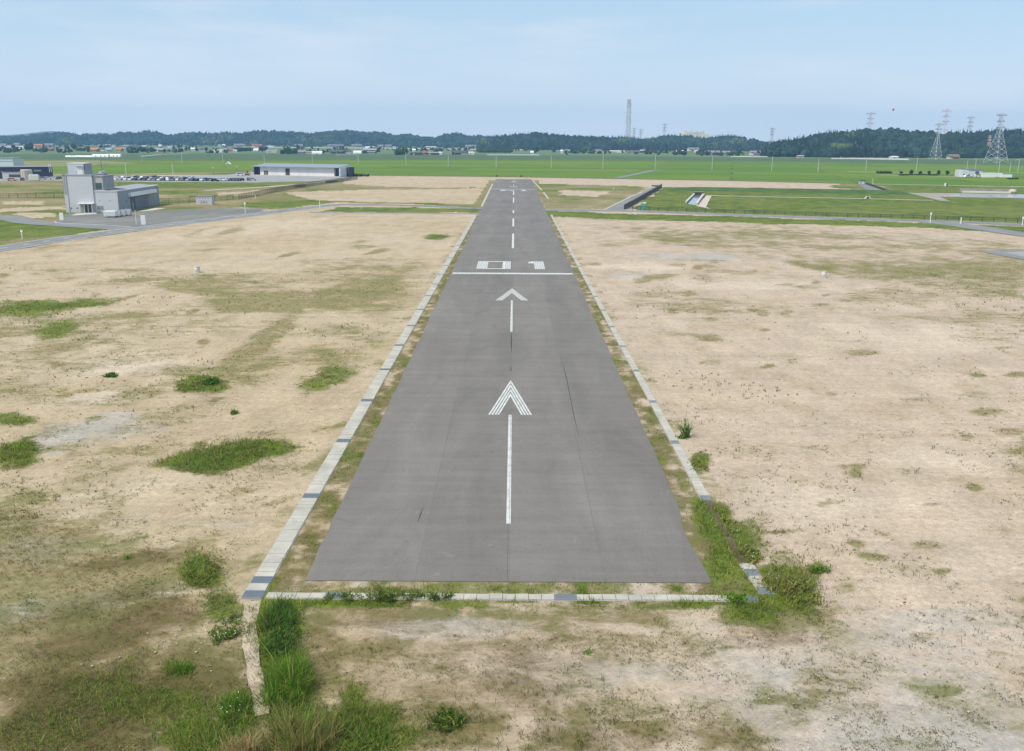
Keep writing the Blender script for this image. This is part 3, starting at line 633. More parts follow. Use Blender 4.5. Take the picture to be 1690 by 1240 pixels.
# pebbles of litter-pale stones and clods
ICO = {}
def ico(sub):
    if sub not in ICO:
        import bmesh
        bm = bmesh.new(); bmesh.ops.create_icosphere(bm, subdivisions=sub, radius=1); bm.verts.index_update()
        ICO[sub] = (np.array([v.co[:] for v in bm.verts]), np.array([[v.index for v in f.verts] for f in bm.faces])); bm.free()
    return ICO[sub]
def blobs(cent, rad, sub, tint, rough=0.25, flat=(1, 1, 1)):
    v0, f0 = ico(sub); n = len(cent); nv = len(v0)
    k = 1+rough*rng.normal(size=(n, nv)); k = np.clip(k, 0.5, 1.6)
    V = cent[:, None, :]+v0[None]*rad[:, None, :]*k[..., None]
    return V.reshape(-1, 3), (f0[None]+(np.arange(n)*nv)[:, None, None]).reshape(-1, 3), np.repeat(tint, nv, 0)*(0.85+0.3*rng.random((n*nv, 1)))
x, y = samples(3800, -60, 1750, 480, 1250); k_ = off_hard(x, y) & (fbm(x*.2, y*.2, 3) > .46) & (masks(x, y)[0] < .25); x, y = x[k_], y[k_]; n_ = len(x)
rd = (0.02+0.05*rng.random(n_)**5)[:, None]*np.array([[1.2, 1, 0.6]])
stc = np.array([(0.4, 0.36, 0.30), (0.33, 0.28, 0.22), (0.42, 0.34, 0.26), (0.16, 0.12, 0.08)])
V, Fq, T = blobs(np.c_[x, y, np.full(n_, -0.02)], rd, 1, pick(stc, n_)); tag(bigmesh('stones', V, Fq, tintmat('stone', 0.9, 0.15, 4), T), kind='stuff')
# standing clumps, each its own plant
def clump(name, px, py, rx, ry, h, n, pal, label, cat, lean=0.7, wd=0.03, group=None, leafy=0.0, flowers=0):
    c = at(px, py); k = max(5, int(n/34*0.9)); u = rng.random(k)*2*math.pi; r = np.sqrt(rng.random(k))*(0.75+0.5*rng.random(k))
    tx = rx*r*np.cos(u); ty = ry*r*np.sin(u); lo = fbm(tx*0.9+c[0], ty*0.9+c[1], 3); th = h*(0.25+1.05*rng.random(k)**1.4)*(1-0.38*np.clip(r, 0, 1.2)**2)*(0.55+0.9*lo)
    q = rng.integers(0, k, n); sp = 0.07+0.13*rng.random(k)*min(rx, ry)**0.5
    X = tx[q]+rng.normal(size=n)*sp[q]; Y = ty[q]+rng.normal(size=n)*sp[q]; hh = th[q]*(0.55+0.45*rng.random(n))
    cl = (0.6+0.5*fbm(X*2+7, Y*2, 3)+0.35*rng.random(k)[q])[:, None]
    tn = pick(pal, n)*cl; dead = rng.random(n) < 0.10; tn[dead] = pick(DRY, n)[dead]; hh = hh*np.where(rng.random(n) < 0.06, 1.45, 1.0)
    P = [blades(X, Y, hh, wd*(0.5+1.0*rng.random(n)**1.5), lean, tn, -0.05)]
    if leafy:
        m = int(n*leafy); k = rng.integers(0, n, m); zz = hh[k]*(0.3+0.7*rng.random(m))
        v, f, t = blades(X[k]+rng.normal(size=m)*0.08, Y[k]+rng.normal(size=m)*0.08, np.full(m, 0.16)*(0.6+0.8*rng.random(m)), 0.07, 1.5, pick(pal, m)*cl[k], 0)
        v = v.reshape(-1, 6, 3); v[:, :, 2] += zz[:, None].astype(np.float32)*0.8; P.append((v.reshape(-1, 3), f, t))
    V, Fq, T = join(P)
    root = bigmesh(name, V, Fq, GRASS, T); root.location = (c[0], c[1], 0); tag(root, label, cat, group)
    if flowers:
        k = rng.integers(0, n, flowers); bl = np.c_[X[k]+rng.normal(size=flowers)*.1, Y[k]+rng.normal(size=flowers)*.1, hh[k]*(0.75+.2*rng.random(flowers))]
        v, f, t = blobs(bl, np.full((flowers, 3), 0.022)*np.array([[1.2, 1.2, .6]]), 1, np.full((flowers, 3), 0.75), 0.15)
        fl = bigmesh('flower_heads', v, f, tintmat('white_petals', .8, .05), t, parent=root); fl['kind'] = 'stuff'
    return root
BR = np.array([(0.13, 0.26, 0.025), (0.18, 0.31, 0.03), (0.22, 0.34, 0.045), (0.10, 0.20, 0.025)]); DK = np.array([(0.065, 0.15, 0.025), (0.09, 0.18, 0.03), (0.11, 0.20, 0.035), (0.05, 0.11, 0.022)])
MIXD = np.array([(0.16, 0.22, 0.04), (0.30, 0.26, 0.09), (0.12, 0.20, 0.03), (0.40, 0.30, 0.12), (0.20, 0.23, 0.05)]); STRAW = np.array([(0.46, 0.34, 0.16), (0.52, 0.40, 0.22), (0.38, 0.28, 0.12), (0.24, 0.25, 0.06)])
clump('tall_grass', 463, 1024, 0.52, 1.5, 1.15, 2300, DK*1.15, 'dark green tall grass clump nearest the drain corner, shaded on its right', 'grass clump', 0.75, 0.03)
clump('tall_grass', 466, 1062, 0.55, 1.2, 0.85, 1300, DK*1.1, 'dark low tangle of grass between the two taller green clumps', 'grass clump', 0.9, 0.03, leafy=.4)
clump('tall_grass', 474, 1132, 0.72, 1.45, 1.2, 2900, BR, 'bright green dense grass clump beside the bare dirt channel', 'grass clump', 0.75, 0.032)
clump('tall_grass', 500, 1238, 1.2, 1.5, 1.35, 3600, MIXD, 'large half dried grass clump with tan seed heads at the bottom edge', 'grass clump', 0.7, 0.032)
clump('tall_grass', 388, 1172, 0.5, 0.9, 0.95, 1500, BR*0.9, 'rounded green grass clump left of the bare dirt channel', 'grass clump', 0.8, 0.03, flowers=12)
clump('dry_grass', 398, 1245, 0.62, 0.7, 1.1, 1500, STRAW, 'straw coloured dry grass tussock at the bottom edge', 'grass clump', 0.75, 0.03)
clump('tall_grass', 610, 1215, 1.0, 1.3, 0.42, 2000, BR*0.75, 'low bright green spread of grass right of the half dried clump', 'grass clump', 1.0, 0.03)
clump('weed_bush', 1290, 968, 1.15, 1.05, 0.62, 1900, np.concatenate([YG, DRY[:1]]), 'tall mixed weeds standing right of the near right runway corner', 'weeds', 0.6, 0.028, leafy=.2, flowers=10)
clump('weed_bush', 1318, 985, 0.8, 0.7, 0.42, 900, YG, 'lower weed patch at the outer right tip of the corner weeds', 'weeds', 0.7, 0.032, leafy=.4)
clump('weed_bush', 1216, 990, 0.45, 0.35, 0.45, 700, BR*.85, 'green weeds growing through the broken drain end', 'weeds', 0.6, 0.03, leafy=.5)
clump('weed_bush', 1238, 918, 0.38, 1.5, 0.36, 900, YG, 'weed strip along the outer side of the open ditch', 'weeds', 0.6, 0.03, leafy=.5, flowers=20)
clump('weed_bush', 1197, 862, 0.25, 1.9, 0.28, 550, YG, 'thin weed fringe where the right drain slabs end', 'weeds', 0.6, 0.03, leafy=.4)
clump('tall_grass', 1160, 850, 0.42, 2.3, 0.15, 1700, BR*1.2, 'vivid green grass bank between the asphalt and open ditch, farther half', 'grass clump', 0.9, 0.03)
clump('tall_grass', 1187, 912, 0.50, 2.0, 0.16, 1700, BR*1.2, 'vivid green grass bank between the asphalt and open ditch, nearer half', 'grass clump', 0.9, 0.03)
clump('weed_bush', 1155, 770, 0.5, 1.2, 0.34, 520, YG, 'low green bush outside the right drain below the spiky plant', 'weeds', 0.7, 0.035, leafy=.5)
clump('yucca_plant', 1128, 722, 0.3, 0.3, 1.5, 160, DK*1.2, 'lone spiky upright plant beside the right drain', 'plant', 0.45, 0.06)
clump('round_bush', 183, 621, 0.38, 0.38, 0.42, 420, DK, 'small round dark green bush alone on the left sand', 'bush', 0.9, 0.05, leafy=1.0)
clump('grass_tuft', 386, 682, 0.28, 0.28, 0.6, 260, BR, 'single bright green grass tuft on the sand below the left bush', 'grass clump', 0.5, 0.04)
clump('leafy_bush', 350, 631, 0.75, 0.75, 0.6, 800, DK*1.2, 'dark leafy bush at the right end of the upper green patch', 'bush', 0.8, 0.05, leafy=1.0)
clump('tall_grass', 318, 636, 1.5, 1.3, 0.36, 1300, YG, 'green grass mound left of the dark leafy bush', 'grass clump', 0.9, 0.04)
clump('tall_grass', 390, 745, 2.5, 1.9, 0.32, 2600, YG, 'wide oval green grass mound on the left sand', 'grass clump', 0.8, 0.036)
clump('tall_grass', 15, 748, 2.0, 2.2, 0.36, 1900, YG, 'green grass mound cut by the left edge of the picture', 'grass clump', 0.8, 0.036)
clump('weed_bush', 338, 945, 1.0, 1.3, 0.20, 900, YG*.8, 'dark green low weed patch on the sand left of the drain', 'weeds', 1.1, 0.028, leafy=.2)
clump('grass_tuft', 303, 1105, 0.42, 0.35, 0.55, 420, BR, 'bright green grass tuft on the brown soil at lower left', 'grass clump', 0.7, 0.03)
clump('grass_tuft', 215, 920, 0.2, 0.2, 0.4, 130, BR, 'small light green tuft on bare brown soil', 'grass clump', 0.7, 0.03)
clump('grass_tuft', 974, 1075, 0.2, 0.2, 0.35, 110, BR, 'tiny pale green tuft on gravel before the near drain', 'grass clump', 0.8, 0.025)
clump('weed_bush', 1352, 942, 0.4, 0.4, 0.45, 420, GREENS, 'isolated weed clump on sand beyond the corner weeds', 'weeds', 0.7, 0.03, leafy=.4)
clump('weed_bush', 640, 988, 3.0, 0.25, 0.5, 1700, GREENS*.8, 'long weed fringe in front of the near drain, left half', 'weeds', 0.7, 0.028, leafy=.3, flowers=10)
clump('weed_bush', 378, 1040, 0.5, 1.6, 0.26, 800, GREENS, 'flowering weeds along the left side of the dirt channel', 'weeds', 0.8, 0.028, leafy=.4, flowers=26)
clump('weed_bush', 530, 629, 2.2, 2.0, 0.18, 1000, YG, 'patchy flat green weeds on the sand left of the drain', 'weeds', 1.1, 0.04)
clump('weed_bush', 735, 1192, 0.6, 0.5, 0.4, 700, GREENS*.8, 'small dark green weed patch on the near gravel', 'weeds', 0.8, 0.028, leafy=.4)

# ================================================================ PADDIES
def paddy():
    m, t, b = nodes('rice_paddy'); g = G(t); p = g.pos()
    mpn = g.n('ShaderNodeMapping'); g.l(p, mpn.inputs[0]); mpn.inputs['Rotation'].default_value = (0, 0, 0.10); mpn.inputs['Scale'].default_value = (0.0045, 0.0105, 1)
    br = g.n('ShaderNodeTexBrick'); g.l(mpn.outputs[0], br.inputs[0]); br.inputs['Scale'].default_value = 1.0; br.inputs['Mortar Size'].default_value = 0.004
    br.inputs['Color1'].default_value = (0.085, 0.165, 0.012, 1); br.inputs['Color2'].default_value = (0.13, 0.21, 0.016, 1); br.inputs['Mortar'].default_value = (0.06, 0.12, 0.022, 1)
    br.inputs['Brick Width'].default_value = 0.6; br.inputs['Row Height'].default_value = 0.5; br.inputs['Bias'].default_value = 0.0
    n = g.noise(g.scale(p, (0.4, 1, 1)), 0.02, 6, 0.65); f = g.noise(p, 0.6, 4, 0.7)
    c = g.mix(g.math('MULTIPLY', g.ss(n, 0.42, 0.7), 0.6), br.outputs[0], (0.17, 0.215, 0.028))
    c = g.mul(c, g.mapr(f, 0.25, 0.75, 0.8, 1.15))
    g.l(c, b.inputs['Base Color']); b.inputs['Roughness'].default_value = 0.9; b.inputs['Specular IOR Level'].default_value = 0.15; return m
PAD = paddy()
LEVEE = M('levee_grass', (0.05, 0.095, 0.022), 0.95, 0.35, 0.05); DRYF = M('fallow_grass', (0.20, 0.19, 0.06), 0.95, 0.3, 0.03); DULL = M('rough_meadow', (0.10, 0.15, 0.045), 0.95, 0.35, 0.02)
for P in ([(610, 289.6), (845, 291.5), (1200, 297.5), (1440, 305), (1440, 287.5), (1175, 281.2), (845, 276.8), (640, 274.9)],
          [(1441, 304.5), (1560, 307), (1800, 309), (1800, 298.5), (1560, 291), (1441, 287.6)],
          [(640, 274.2), (845, 276), (1175, 280.4), (1440, 286.5), (1700, 291), (1700, 274), (1175, 266.5), (845, 265.5), (640, 265)],
          [(-300, 288), (180, 287), (420, 281), (572, 287), (606, 286), (606, 289.5), (609.5, 289.5), (639.5, 274.9), (639.5, 265), (300, 266), (-300, 271)]):
    sheet('paddy_field', P, 0.02, PAD)['kind'] = 'structure'
sheet('fallow_field', [(-300, 276.5), (100, 275), (230, 270), (160, 265), (-300, 268)], 0.03, DRYF)['kind'] = 'structure'
sheet('fallow_field', [(-300, 295), (180, 291.5), (330, 287.5), (420, 283.8), (330, 284.5), (180, 287.5), (-300, 290)], 0.03, DRYF)['kind'] = 'structure'
sheet('meadow', [(-400, 262), (300, 263.5), (640, 262.5), (960, 263), (1280, 266.5), (1900, 276), (1900, 268), (1280, 261), (960, 257), (640, 255), (300, 254), (-400, 256)], 0.024, LEVEE)['kind'] = 'structure'
sheet('meadow', [(-300, 257), (300, 253.5), (640, 254.5), (960, 256.5), (1280, 260.6), (1900, 267), (1900, 262), (1280, 256), (960, 249), (640, 244), (300, 243), (-300, 243)], 0.02, DULL)['kind'] = 'structure'
strip('farm_track', [(560, 276.4), (845, 277.6), (1175, 281.6), (1420, 286.5)], 1.6, 0.05, M('track_grass', (0.055, 0.085, 0.028), 0.95, 0.3, 0.1))
strip('farm_track', [(1018, 293.8), (1045, 288.5), (1078, 281.6), (1092, 280.6)], 4.5, 0.06, RD)
strip('farm_track', [(1400, 283.5), (1520, 285.5), (1600, 285.6), (1720, 285.8)], 3.5, 0.05, PALE)
strip('farm_track', [(1450, 288.8), (1560, 291.4), (1590, 292.3)], 4.0, 0.055, PALE)
strip('farm_track', [(1430, 303.8), (1560, 306.2), (1720, 309.2)], 3.0, 0.04, PALE)
strip('farm_track', [(0, 266.3), (60, 266.2), (130, 266.8)], 3.5, 0.05, PALE)
strip('farm_track', [(232, 258.3), (262, 255.4), (310, 253.2)], 5, 0.04, PALE)
strip('paddy_ditch', [(1175, 287), (1440, 294.3), (1700, 302)], 1.5, 0.03, LEVEE)
strip('paddy_ditch', [(620, 288), (760, 284.5), (845, 277.6)], 1.2, 0.03, LEVEE)
strip('paddy_ditch', [(880, 288.5), (930, 284), (1000, 278.5)], 1.2, 0.03, LEVEE)
strip('reed_bank', [(600, 289.6), (845, 292.2), (1200, 298.3), (1400, 303.3)], 10.0, 0.05, M('reed_bank_brown', (0.13, 0.12, 0.05), 0.95, 0.4, 0.3))
strip('reed_bank', [(300, 264.8), (640, 263.4), (960, 264.4), (1280, 268)], 9, 0.05, M('reed_bank_dark', (0.035, 0.07, 0.022), 0.95, 0.4, 0.05))
# low grass berm behind the basin
bm_ = MB(); q = [at(*p)[:2] for p in smooth_pts([(1096, 312.5), (1250, 315.5), (1400, 318), (1500, 320)], 8)]
vv = []; ff = []
for i, p in enumerate(q):
    e = 1.4*math.sin(math.pi*min(1, i/4)/2)*math.sin(math.pi*min(1, (len(q)-1-i)/4)/2)
    for dy, z in ((-9, 0), (-5, e*.8), (-3.5, e), (-1.5, e), (4, 0)): vv.append((p[0], p[1]+dy, z+0.02*(z == 0)))
for i in range(len(q)-1):
    for k in range(4): ff.append((5*i+k, 5*i+5+k, 5*i+6+k, 5*i+1+k))
tag(bm_.add(vv, ff).build('embankment', M('berm_grass', (0.055, 0.105, 0.022), 0.95, 0.35, 0.12)), kind='structure')

# ================================================================ HILLS AND FOREST
SIL = {
 'west': (2900, 3250, [(-260,226),(0,225.6),(35,225.6),(59,222.7),(76,221),(95,219.5),(112,219),(122,222),(135,225.4),(140,222.3),(166,221.5),(185,222.3),(195,218.5),(220,220.4),(245,216.8),(257,218),(273,222),(287,223.7),(297,221.6),(328,218),(348,221),(372,219),(400,220.4),(415,218),(430,216.2),(453,217.4),(475,218),(498,219.8),(514,220.7),(534,218),(560,216.6),(580,216),(596,218.6),(613,219.2),(633,218),(645,221.6),(657,224),(672,221.6),(688,224.5),(708,227.5),(720,227.5),(732,222.7),(749,219.8),(756,220),(768,224),(778,226.3),(791,224.5),(806,227),(828,227)]),
 'north': (2150, 2450, [(790,233),(806,227.5),(828,226.8),(854,223.3),(870,223.3),(887,221),(897,222.7),(925,224.6),(958,226.2),(986,228),(1026,228),(1050,230),(1063,230.7),(1070,231),(1086,228.5),(1102,226),(1118,226),(1128,225.5),(1143,227),(1161,229.5),(1179,228),(1206,225.7),(1218,227),(1232,231),(1247,232),(1252,236),(1268,236.4),(1290,238),(1310,241)]),
 'east': (1340, 1640, [(1262,246),(1271,241),(1278,238.7),(1293,235.8),(1313,233.4),(1333,228),(1348,224),(1364,221.6),(1384,221.6),(1396,222),(1411,218),(1426,216.8),(1432,215.4),(1460,216),(1489,216),(1518,219.6),(1543,222),(1556,225.5),(1566,222),(1593,219.6),(1623,219.6),(1658,217.6),(1690,216.7),(1900,214)]),
}
HM = M('hill_ground', (0.11, 0.125, 0.04), 0.95, 0.3, 0.02)
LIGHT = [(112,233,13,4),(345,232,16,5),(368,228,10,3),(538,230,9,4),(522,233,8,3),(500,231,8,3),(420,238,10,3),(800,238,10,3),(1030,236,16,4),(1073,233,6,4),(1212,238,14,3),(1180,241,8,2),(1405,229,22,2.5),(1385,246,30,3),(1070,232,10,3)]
CLEAR = [(1364,244.6,9,2.0),(1413,243.6,13,2.2),(1385,248.5,22,1.2),(724,236,5,3.5)]
allC, allR, allT, allK = [], [], [], []
for nm, (Db, Dc, sil) in SIL.items():
    sx = np.array([q[0] for q in sil], float); sy = np.array([q[1] for q in sil], float); TH = 9.0
    cols = np.arange(sx[0], sx[-1]+.1, 4.0); tt = np.r_[np.linspace(0, 1, 13), 1.3, 1.8, 2.6]
    def surf(px, t):
        py = np.interp(px, sx, sy)
        d = ((px-PW/2)/F)[:, None]*RT-((py-PH/2)/F)[:, None]*UP+fw; k = Dc/d[:, 1]
        Hc = np.maximum(CZ+d[:, 2]*k-TH, 0.5)
        wob = 60*(fbm(px*0.03+Db, t*1.5, 3)-0.5)
        D = Db+wob+(Dc-Db)*t; X = CX+d[:, 0]/d[:, 1]*D
        s = np.clip(t, 0, 1); prof = s*s*(3-2*s)*0.6+s*0.4
        Z = Hc*np.where(t <= 1, prof, np.maximum(0, 1-(t-1)*0.7))*(1+0.0*t)
        Z = Z*(0.82+0.36*fbm(px*0.035, t*2.2+Db, 3)*np.sin(np.pi*np.clip(t, 0, 1))+0.18*(1-np.sin(np.pi*np.clip(t, 0, 1))))
        return X, D, Z
    cp = np.repeat(cols, len(tt)); ct = np.tile(tt, len(cols)); X, Y, Z = surf(cp, ct)
    ix = np.arange(len(cols)*len(tt)).reshape(len(cols), len(tt))
    hf = np.stack([ix[:-1, :-1], ix[1:, :-1], ix[1:, 1:], ix[:-1, 1:]], -1).reshape(-1, 4)
    tag(bigmesh('hill', np.c_[X, Y, Z-0.3], hf, HM, smooth=True), kind='structure')
    n = int((sx[-1]-sx[0])*(Dc+Db)/2/F*(Dc-Db)*1.15/42); n = min(n, 9500)
    qx = rng.uniform(sx[0], sx[-1], n); qt = rng.random(n)**0.8*1.12+0.005
    X, Y, Z = surf(qx, qt); px, py = proj(X, Y, Z+4)
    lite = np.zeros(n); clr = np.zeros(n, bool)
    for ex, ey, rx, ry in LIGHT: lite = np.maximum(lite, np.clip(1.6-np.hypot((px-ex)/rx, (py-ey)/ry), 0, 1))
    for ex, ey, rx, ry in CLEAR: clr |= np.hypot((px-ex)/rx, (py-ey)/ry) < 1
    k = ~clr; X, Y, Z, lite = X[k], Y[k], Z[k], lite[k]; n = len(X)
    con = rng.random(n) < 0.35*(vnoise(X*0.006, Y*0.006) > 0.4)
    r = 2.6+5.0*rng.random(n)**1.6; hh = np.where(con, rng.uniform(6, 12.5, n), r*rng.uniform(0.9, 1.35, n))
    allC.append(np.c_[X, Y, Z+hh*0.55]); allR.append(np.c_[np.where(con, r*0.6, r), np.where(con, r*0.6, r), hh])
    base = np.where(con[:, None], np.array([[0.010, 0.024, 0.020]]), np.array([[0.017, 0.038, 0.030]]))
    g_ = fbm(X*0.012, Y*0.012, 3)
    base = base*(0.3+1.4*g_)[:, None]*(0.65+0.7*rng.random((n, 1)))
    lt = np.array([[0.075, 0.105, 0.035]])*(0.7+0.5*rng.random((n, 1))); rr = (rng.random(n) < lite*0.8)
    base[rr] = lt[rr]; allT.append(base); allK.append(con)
Cc, Rr, Tt, Kk = map(np.concatenate, (allC, allR, allT, allK))
V, Fq, T = blobs(Cc, Rr, 2, Tt, 0.13)
nv = len(ico(2)[0]); Vr = V.reshape(-1, nv, 3); zn = (Vr[..., 2]-Cc[:, None, 2])/Rr[:, None, 2]
sh = np.where(Kk[:, None], np.clip(0.62-0.55*zn, 0.06, 1.2), 1.0)
Vr[..., 0] = Cc[:, None, 0]+(Vr[..., 0]-Cc[:, None, 0])*sh; Vr[..., 1] = Cc[:, None, 1]+(Vr[..., 1]-Cc[:, None, 1])*sh
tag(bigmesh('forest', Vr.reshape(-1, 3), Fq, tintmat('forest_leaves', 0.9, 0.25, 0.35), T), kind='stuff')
# far mountains at the left edge
mq = [(-120, 227), (-30, 224), (0, 224), (40, 221), (70, 217.5), (86, 216.6), (100, 217.8), (112, 220), (130, 223), (160, 226), (260, 229)]
b = MB(); vv = []
for px, py in mq:
    p = atd(px, py, 6400); vv += [(p[0]*0.98, 6100, -1), tuple(p), (p[0]*1.03, 6800, -1)]
ff = [(3*i+k, 3*i+3+k, 3*i+4+k, 3*i+1+k) for i in range(len(mq)-1) for k in (0, 1)]
tag(b.add(vv, ff).build('mountain', M('mountain_green', (0.06, 0.09, 0.05), 0.95, 0.2, 0.002), smooth=True), kind='structure')

# ================================================================ CONTROL BUILDING
WALLM = M('grey_panel_wall', (0.49, 0.51, 0.545), 0.65, 0.05, 0.25); ROOFG = M('roof_grey', (0.30, 0.31, 0.33), 0.8, 0.1, 0.4); TRIM = M('dark_trim', (0.10, 0.11, 0.12), 0.6, 0.1)
SIDE = M('shaded_blue_grey', (0.27, 0.29, 0.33), 0.65, 0.07, 0.4); GLASS = M('dark_window_glass', (0.05, 0.08, 0.09), 0.12, 0.1); WHITE = M('white_paint', (0.74, 0.74, 0.73), 0.6, 0.06); DARKD = M('dark_door', (0.09, 0.10, 0.125), 0.6, 0.1)  # SIDE: darker grey that puts the shade of right-hand faces into colour
GLS2 = M('tinted_glass', (0.20, 0.27, 0.29), 0.15, 0.15, 0.6); STEEL = M('grey_steel', (0.33, 0.34, 0.35), 0.5, 0.1, 1, 0.4)
bl = at(109.8, 351.0); br_ = at(198, 349.9)
cb = empty('control_building', (bl[0], bl[1], 0), 'tall grey control tower building with penthouse and long hangar wing', 'building', math.radians(3))
BW = float(np.hypot(*(br_-bl)[:2])); TW = BW*0.565; BW *= 1.03; TD = 9.5; TZ, LZ, DP = 10.5, 6.05, 36.5
MB().box(0, TW, 0, TD, 0, TZ).build('tower_wall', WALLM, cb)
MB().box(-0.12, TW+0.12, -0.12, TD+0.12, TZ, TZ+0.18).box(-0.02, TW+.02, -0.02, TD+.02, TZ+.18, TZ+.22).build('tower_roof', ROOFG, cb)
wing = MB().box(TW+0.003, BW, 0.15, DP, 0, LZ).build('wing_wall', WALLM, cb)
MB().box(BW, BW+0.05, 0.15, DP, 0.02, LZ-0.01).build('side_shade', SIDE, cb)  # dark sheet paints the shade on the wing's right side
MB().box(TW+0.01, BW+0.16, 0.0, 0.25, LZ, LZ+0.22).box(BW-.12, BW+0.16, 0.25, DP+.1, LZ, LZ+0.22).box(TW+.01, BW-.12, DP-.2, DP+.1, LZ, LZ+.22).build('parapet_cap', WHITE, cb)
MB().prism([(TW+0.05, LZ+0.02), (BW-0.12, LZ+0.02), (BW-0.12, LZ+0.06), (TW+1.5, LZ+0.5), (TW+.05, LZ+.5)], 'y', TD+1.5, DP-0.6).build('wing_roof', ROOFG, cb)
OX1 = TW+(BW-TW)*0.42
MB().box(TW+0.004, OX1, 0.5, TD-0.3, LZ+0.23, TZ-0.25).build('lookout_room', M('beige_panel', (0.42, 0.41, 0.38), 0.7, 0.06), cb)
MB().box(OX1, OX1+0.04, 0.55, TD-.35, LZ+2.3, TZ-.26).build('lookout_side_shade', SIDE, cb)  # lookout's right face, darkened in colour for shade
wn = MB().box(OX1, OX1+0.05, 0.7, TD-0.6, LZ+0.45, LZ+2.28).build('lookout_window', GLS2, cb)
b = MB()
for k in range(7): y = 0.7+(TD-1.3)*k/6; b.box(OX1+0.05, OX1+0.10, y-.05, y+.05, LZ+0.45, LZ+2.28)
b.box(OX1+0.052, OX1+0.10, 0.7, TD-.6, LZ+.38, LZ+.45).build('window_frame', STEEL, wn)
wn = MB().box(TW+0.75, OX1-0.35, 0.43, 0.458, LZ+0.55, LZ+2.35).build('lookout_window', GLASS, cb)
MB().box(TW+0.66, OX1-.26, 0.46, 0.498, LZ+0.46, LZ+2.44).build('window_frame', STEEL, wn)
MB().box(TW-0.1, OX1+0.25, 0.3, TD-0.1, TZ-0.24, TZ-0.02).build('lookout_roof', ROOFG, cb)
pz = height_to(bl[0]+1.2, bl[1]+2.5, 270.2)
ph = MB().box(TW*0.09, TW*0.70, 2.4, 7.2, TZ+0.2, pz).build('penthouse', WALLM, cb)
MB().box(TW*.70, TW*.70+.05, 2.45, 7.15, TZ+.24, pz-.02).build('penthouse_side_shade', SIDE, ph)  # thin darker skin paints the penthouse's shaded side
MB().box(TW*.09-.1, TW*.70+.15, 2.3, 7.3, pz, pz+.15).build('penthouse_roof', WHITE, ph)
dd = MB().box(TW*0.43, TW*0.60, 2.33, 2.40, TZ+.25, TZ+2.35).build('roof_door', WHITE, ph)
MB().box(TW*.40, TW*.63, 1.9, 2.395, TZ+2.45, TZ+2.55).build('door_canopy', SIDE, dd)
MB().box(TW*.655, TW*.70, 2.31, 2.398, TZ+.25, pz).build('corner_trim', TRIM, ph)
b = MB()
for x in np.linspace(-0.05, TW, 9): b.tube([(x, 0, TZ+.2), (x, 0, TZ+1.2)], .03, 4)
for y in np.linspace(0, TD, 9): b.tube([(0, y, TZ+.2), (0, y, TZ+1.2)], .03, 4)
for z in (.7, 1.2): b.tube([(0, 0, TZ+z), (TW, 0, TZ+z)], .025, 4).tube([(0, 0, TZ+z), (0, TD, TZ+z)], .025, 4)
b.build('roof_railing', STEEL, cb)
b = MB()
for x in (0.42, 0.95): b.tube([(x-.35, -.18, 5.2), (x-.35, -.18, TZ+1)], .035, 4)
for z in np.arange(5.3, TZ+.8, .32): b.tube([(.07, -.18, z), (.6, -.18, z)], .022, 4)
b.build('ladder', TRIM, cb)
MB().tube([(1.05, -.08, 0), (1.05, -.08, TZ-.1)], .06, 6).build('downpipe', STEEL, cb); MB().tube([(TW+.1, -.06, 0), (TW+.1, -.06, TZ-.4)], .06, 6).build('downpipe', STEEL, cb)
MB().tube([(TW*.2, 4, pz), (TW*.2, 4, pz+2.6)], .05, 5).tube([(TW*.33, 4, pz), (TW*.33, 4, pz+1.8)], .04, 5).build('antenna', STEEL, ph)
an = MB().tube([(TW+1.2, 5, TZ), (TW+1.2, 5, TZ+4.2)], .07, 5).tube([(TW+.2, 5, TZ+2.9), (TW+2.4, 5, TZ+2.9)], .04, 4).tube([(TW+2.4, 5, TZ+2.9), (TW+3.3, 5.2, TZ+3.0)], .06, 4)
for q_ in (.3, .7, 1.7, 2.2): an.tube([(TW+q_, 5, TZ+2.7), (TW+q_, 5, TZ+3.3)], .03, 4)
an.tube([(TW+1.2, 5, TZ+1.5), (TW+.1, 5, TZ)], .03, 4).tube([(TW+1.2, 5, TZ+1.5), (TW+2.2, 5.2, TZ)], .03, 4).build('antenna_mast', TRIM, cb)
MB().lathe([(1.4, TZ), (1.3, TZ+.5), (.9, TZ+1.0), (.3, TZ+1.25), (.02, TZ+1.3)], 14, (TW+.9, 6.2)).build('roof_dome', ROOFG, cb, True)
dr = MB().box(TW*0.50, TW*0.99, -0.04, -0.002, 0.02, 2.4).build('entrance_surround', STEEL, cb)
for k in range(2): MB().box(TW*(.66+.13*k), TW*(.66+.13*k)+.72, -.09, -.042, .05, 2.25).build('glass_door', GLASS, dr)
MB().box(TW*.63, TW*.655, -.1, -.042, .02, 2.35).box(TW*.77, TW*.785, -.1, -.042, .02, 2.35).box(TW*.895, TW*.92, -.1, -.042, .02, 2.35).build('door_frame', WHITE, dr)
MB().box(TW*.46, TW*1.02, -1.5, -0.003, 2.55, 2.78).build('entrance_canopy', WHITE, cb)
wn = MB().box(TW+.75, TW+2.4, .10, .148, .95, 1.9).build('window', GLS2, cb); MB().box(TW+.68, TW+2.47, .07, .099, .88, .95).box(TW+1.5, TW+1.6, .07, .099, .95, 1.9).build('window_frame', STEEL, wn)
for x in (1.5, 3.2): MB().lathe([(.2, 0), (.2, .08)], 10).build('wall_vent', TRIM, cb).matrix_local = Matrix.Translation((x, -.004, 1.25)) @ Matrix.Rotation(math.radians(90), 4, 'X')
for x in (TW+1.3, TW+4.2): MB().box(x, x+.45, .08, .148, 3.35, 3.5).build('wall_light', STEEL, cb)
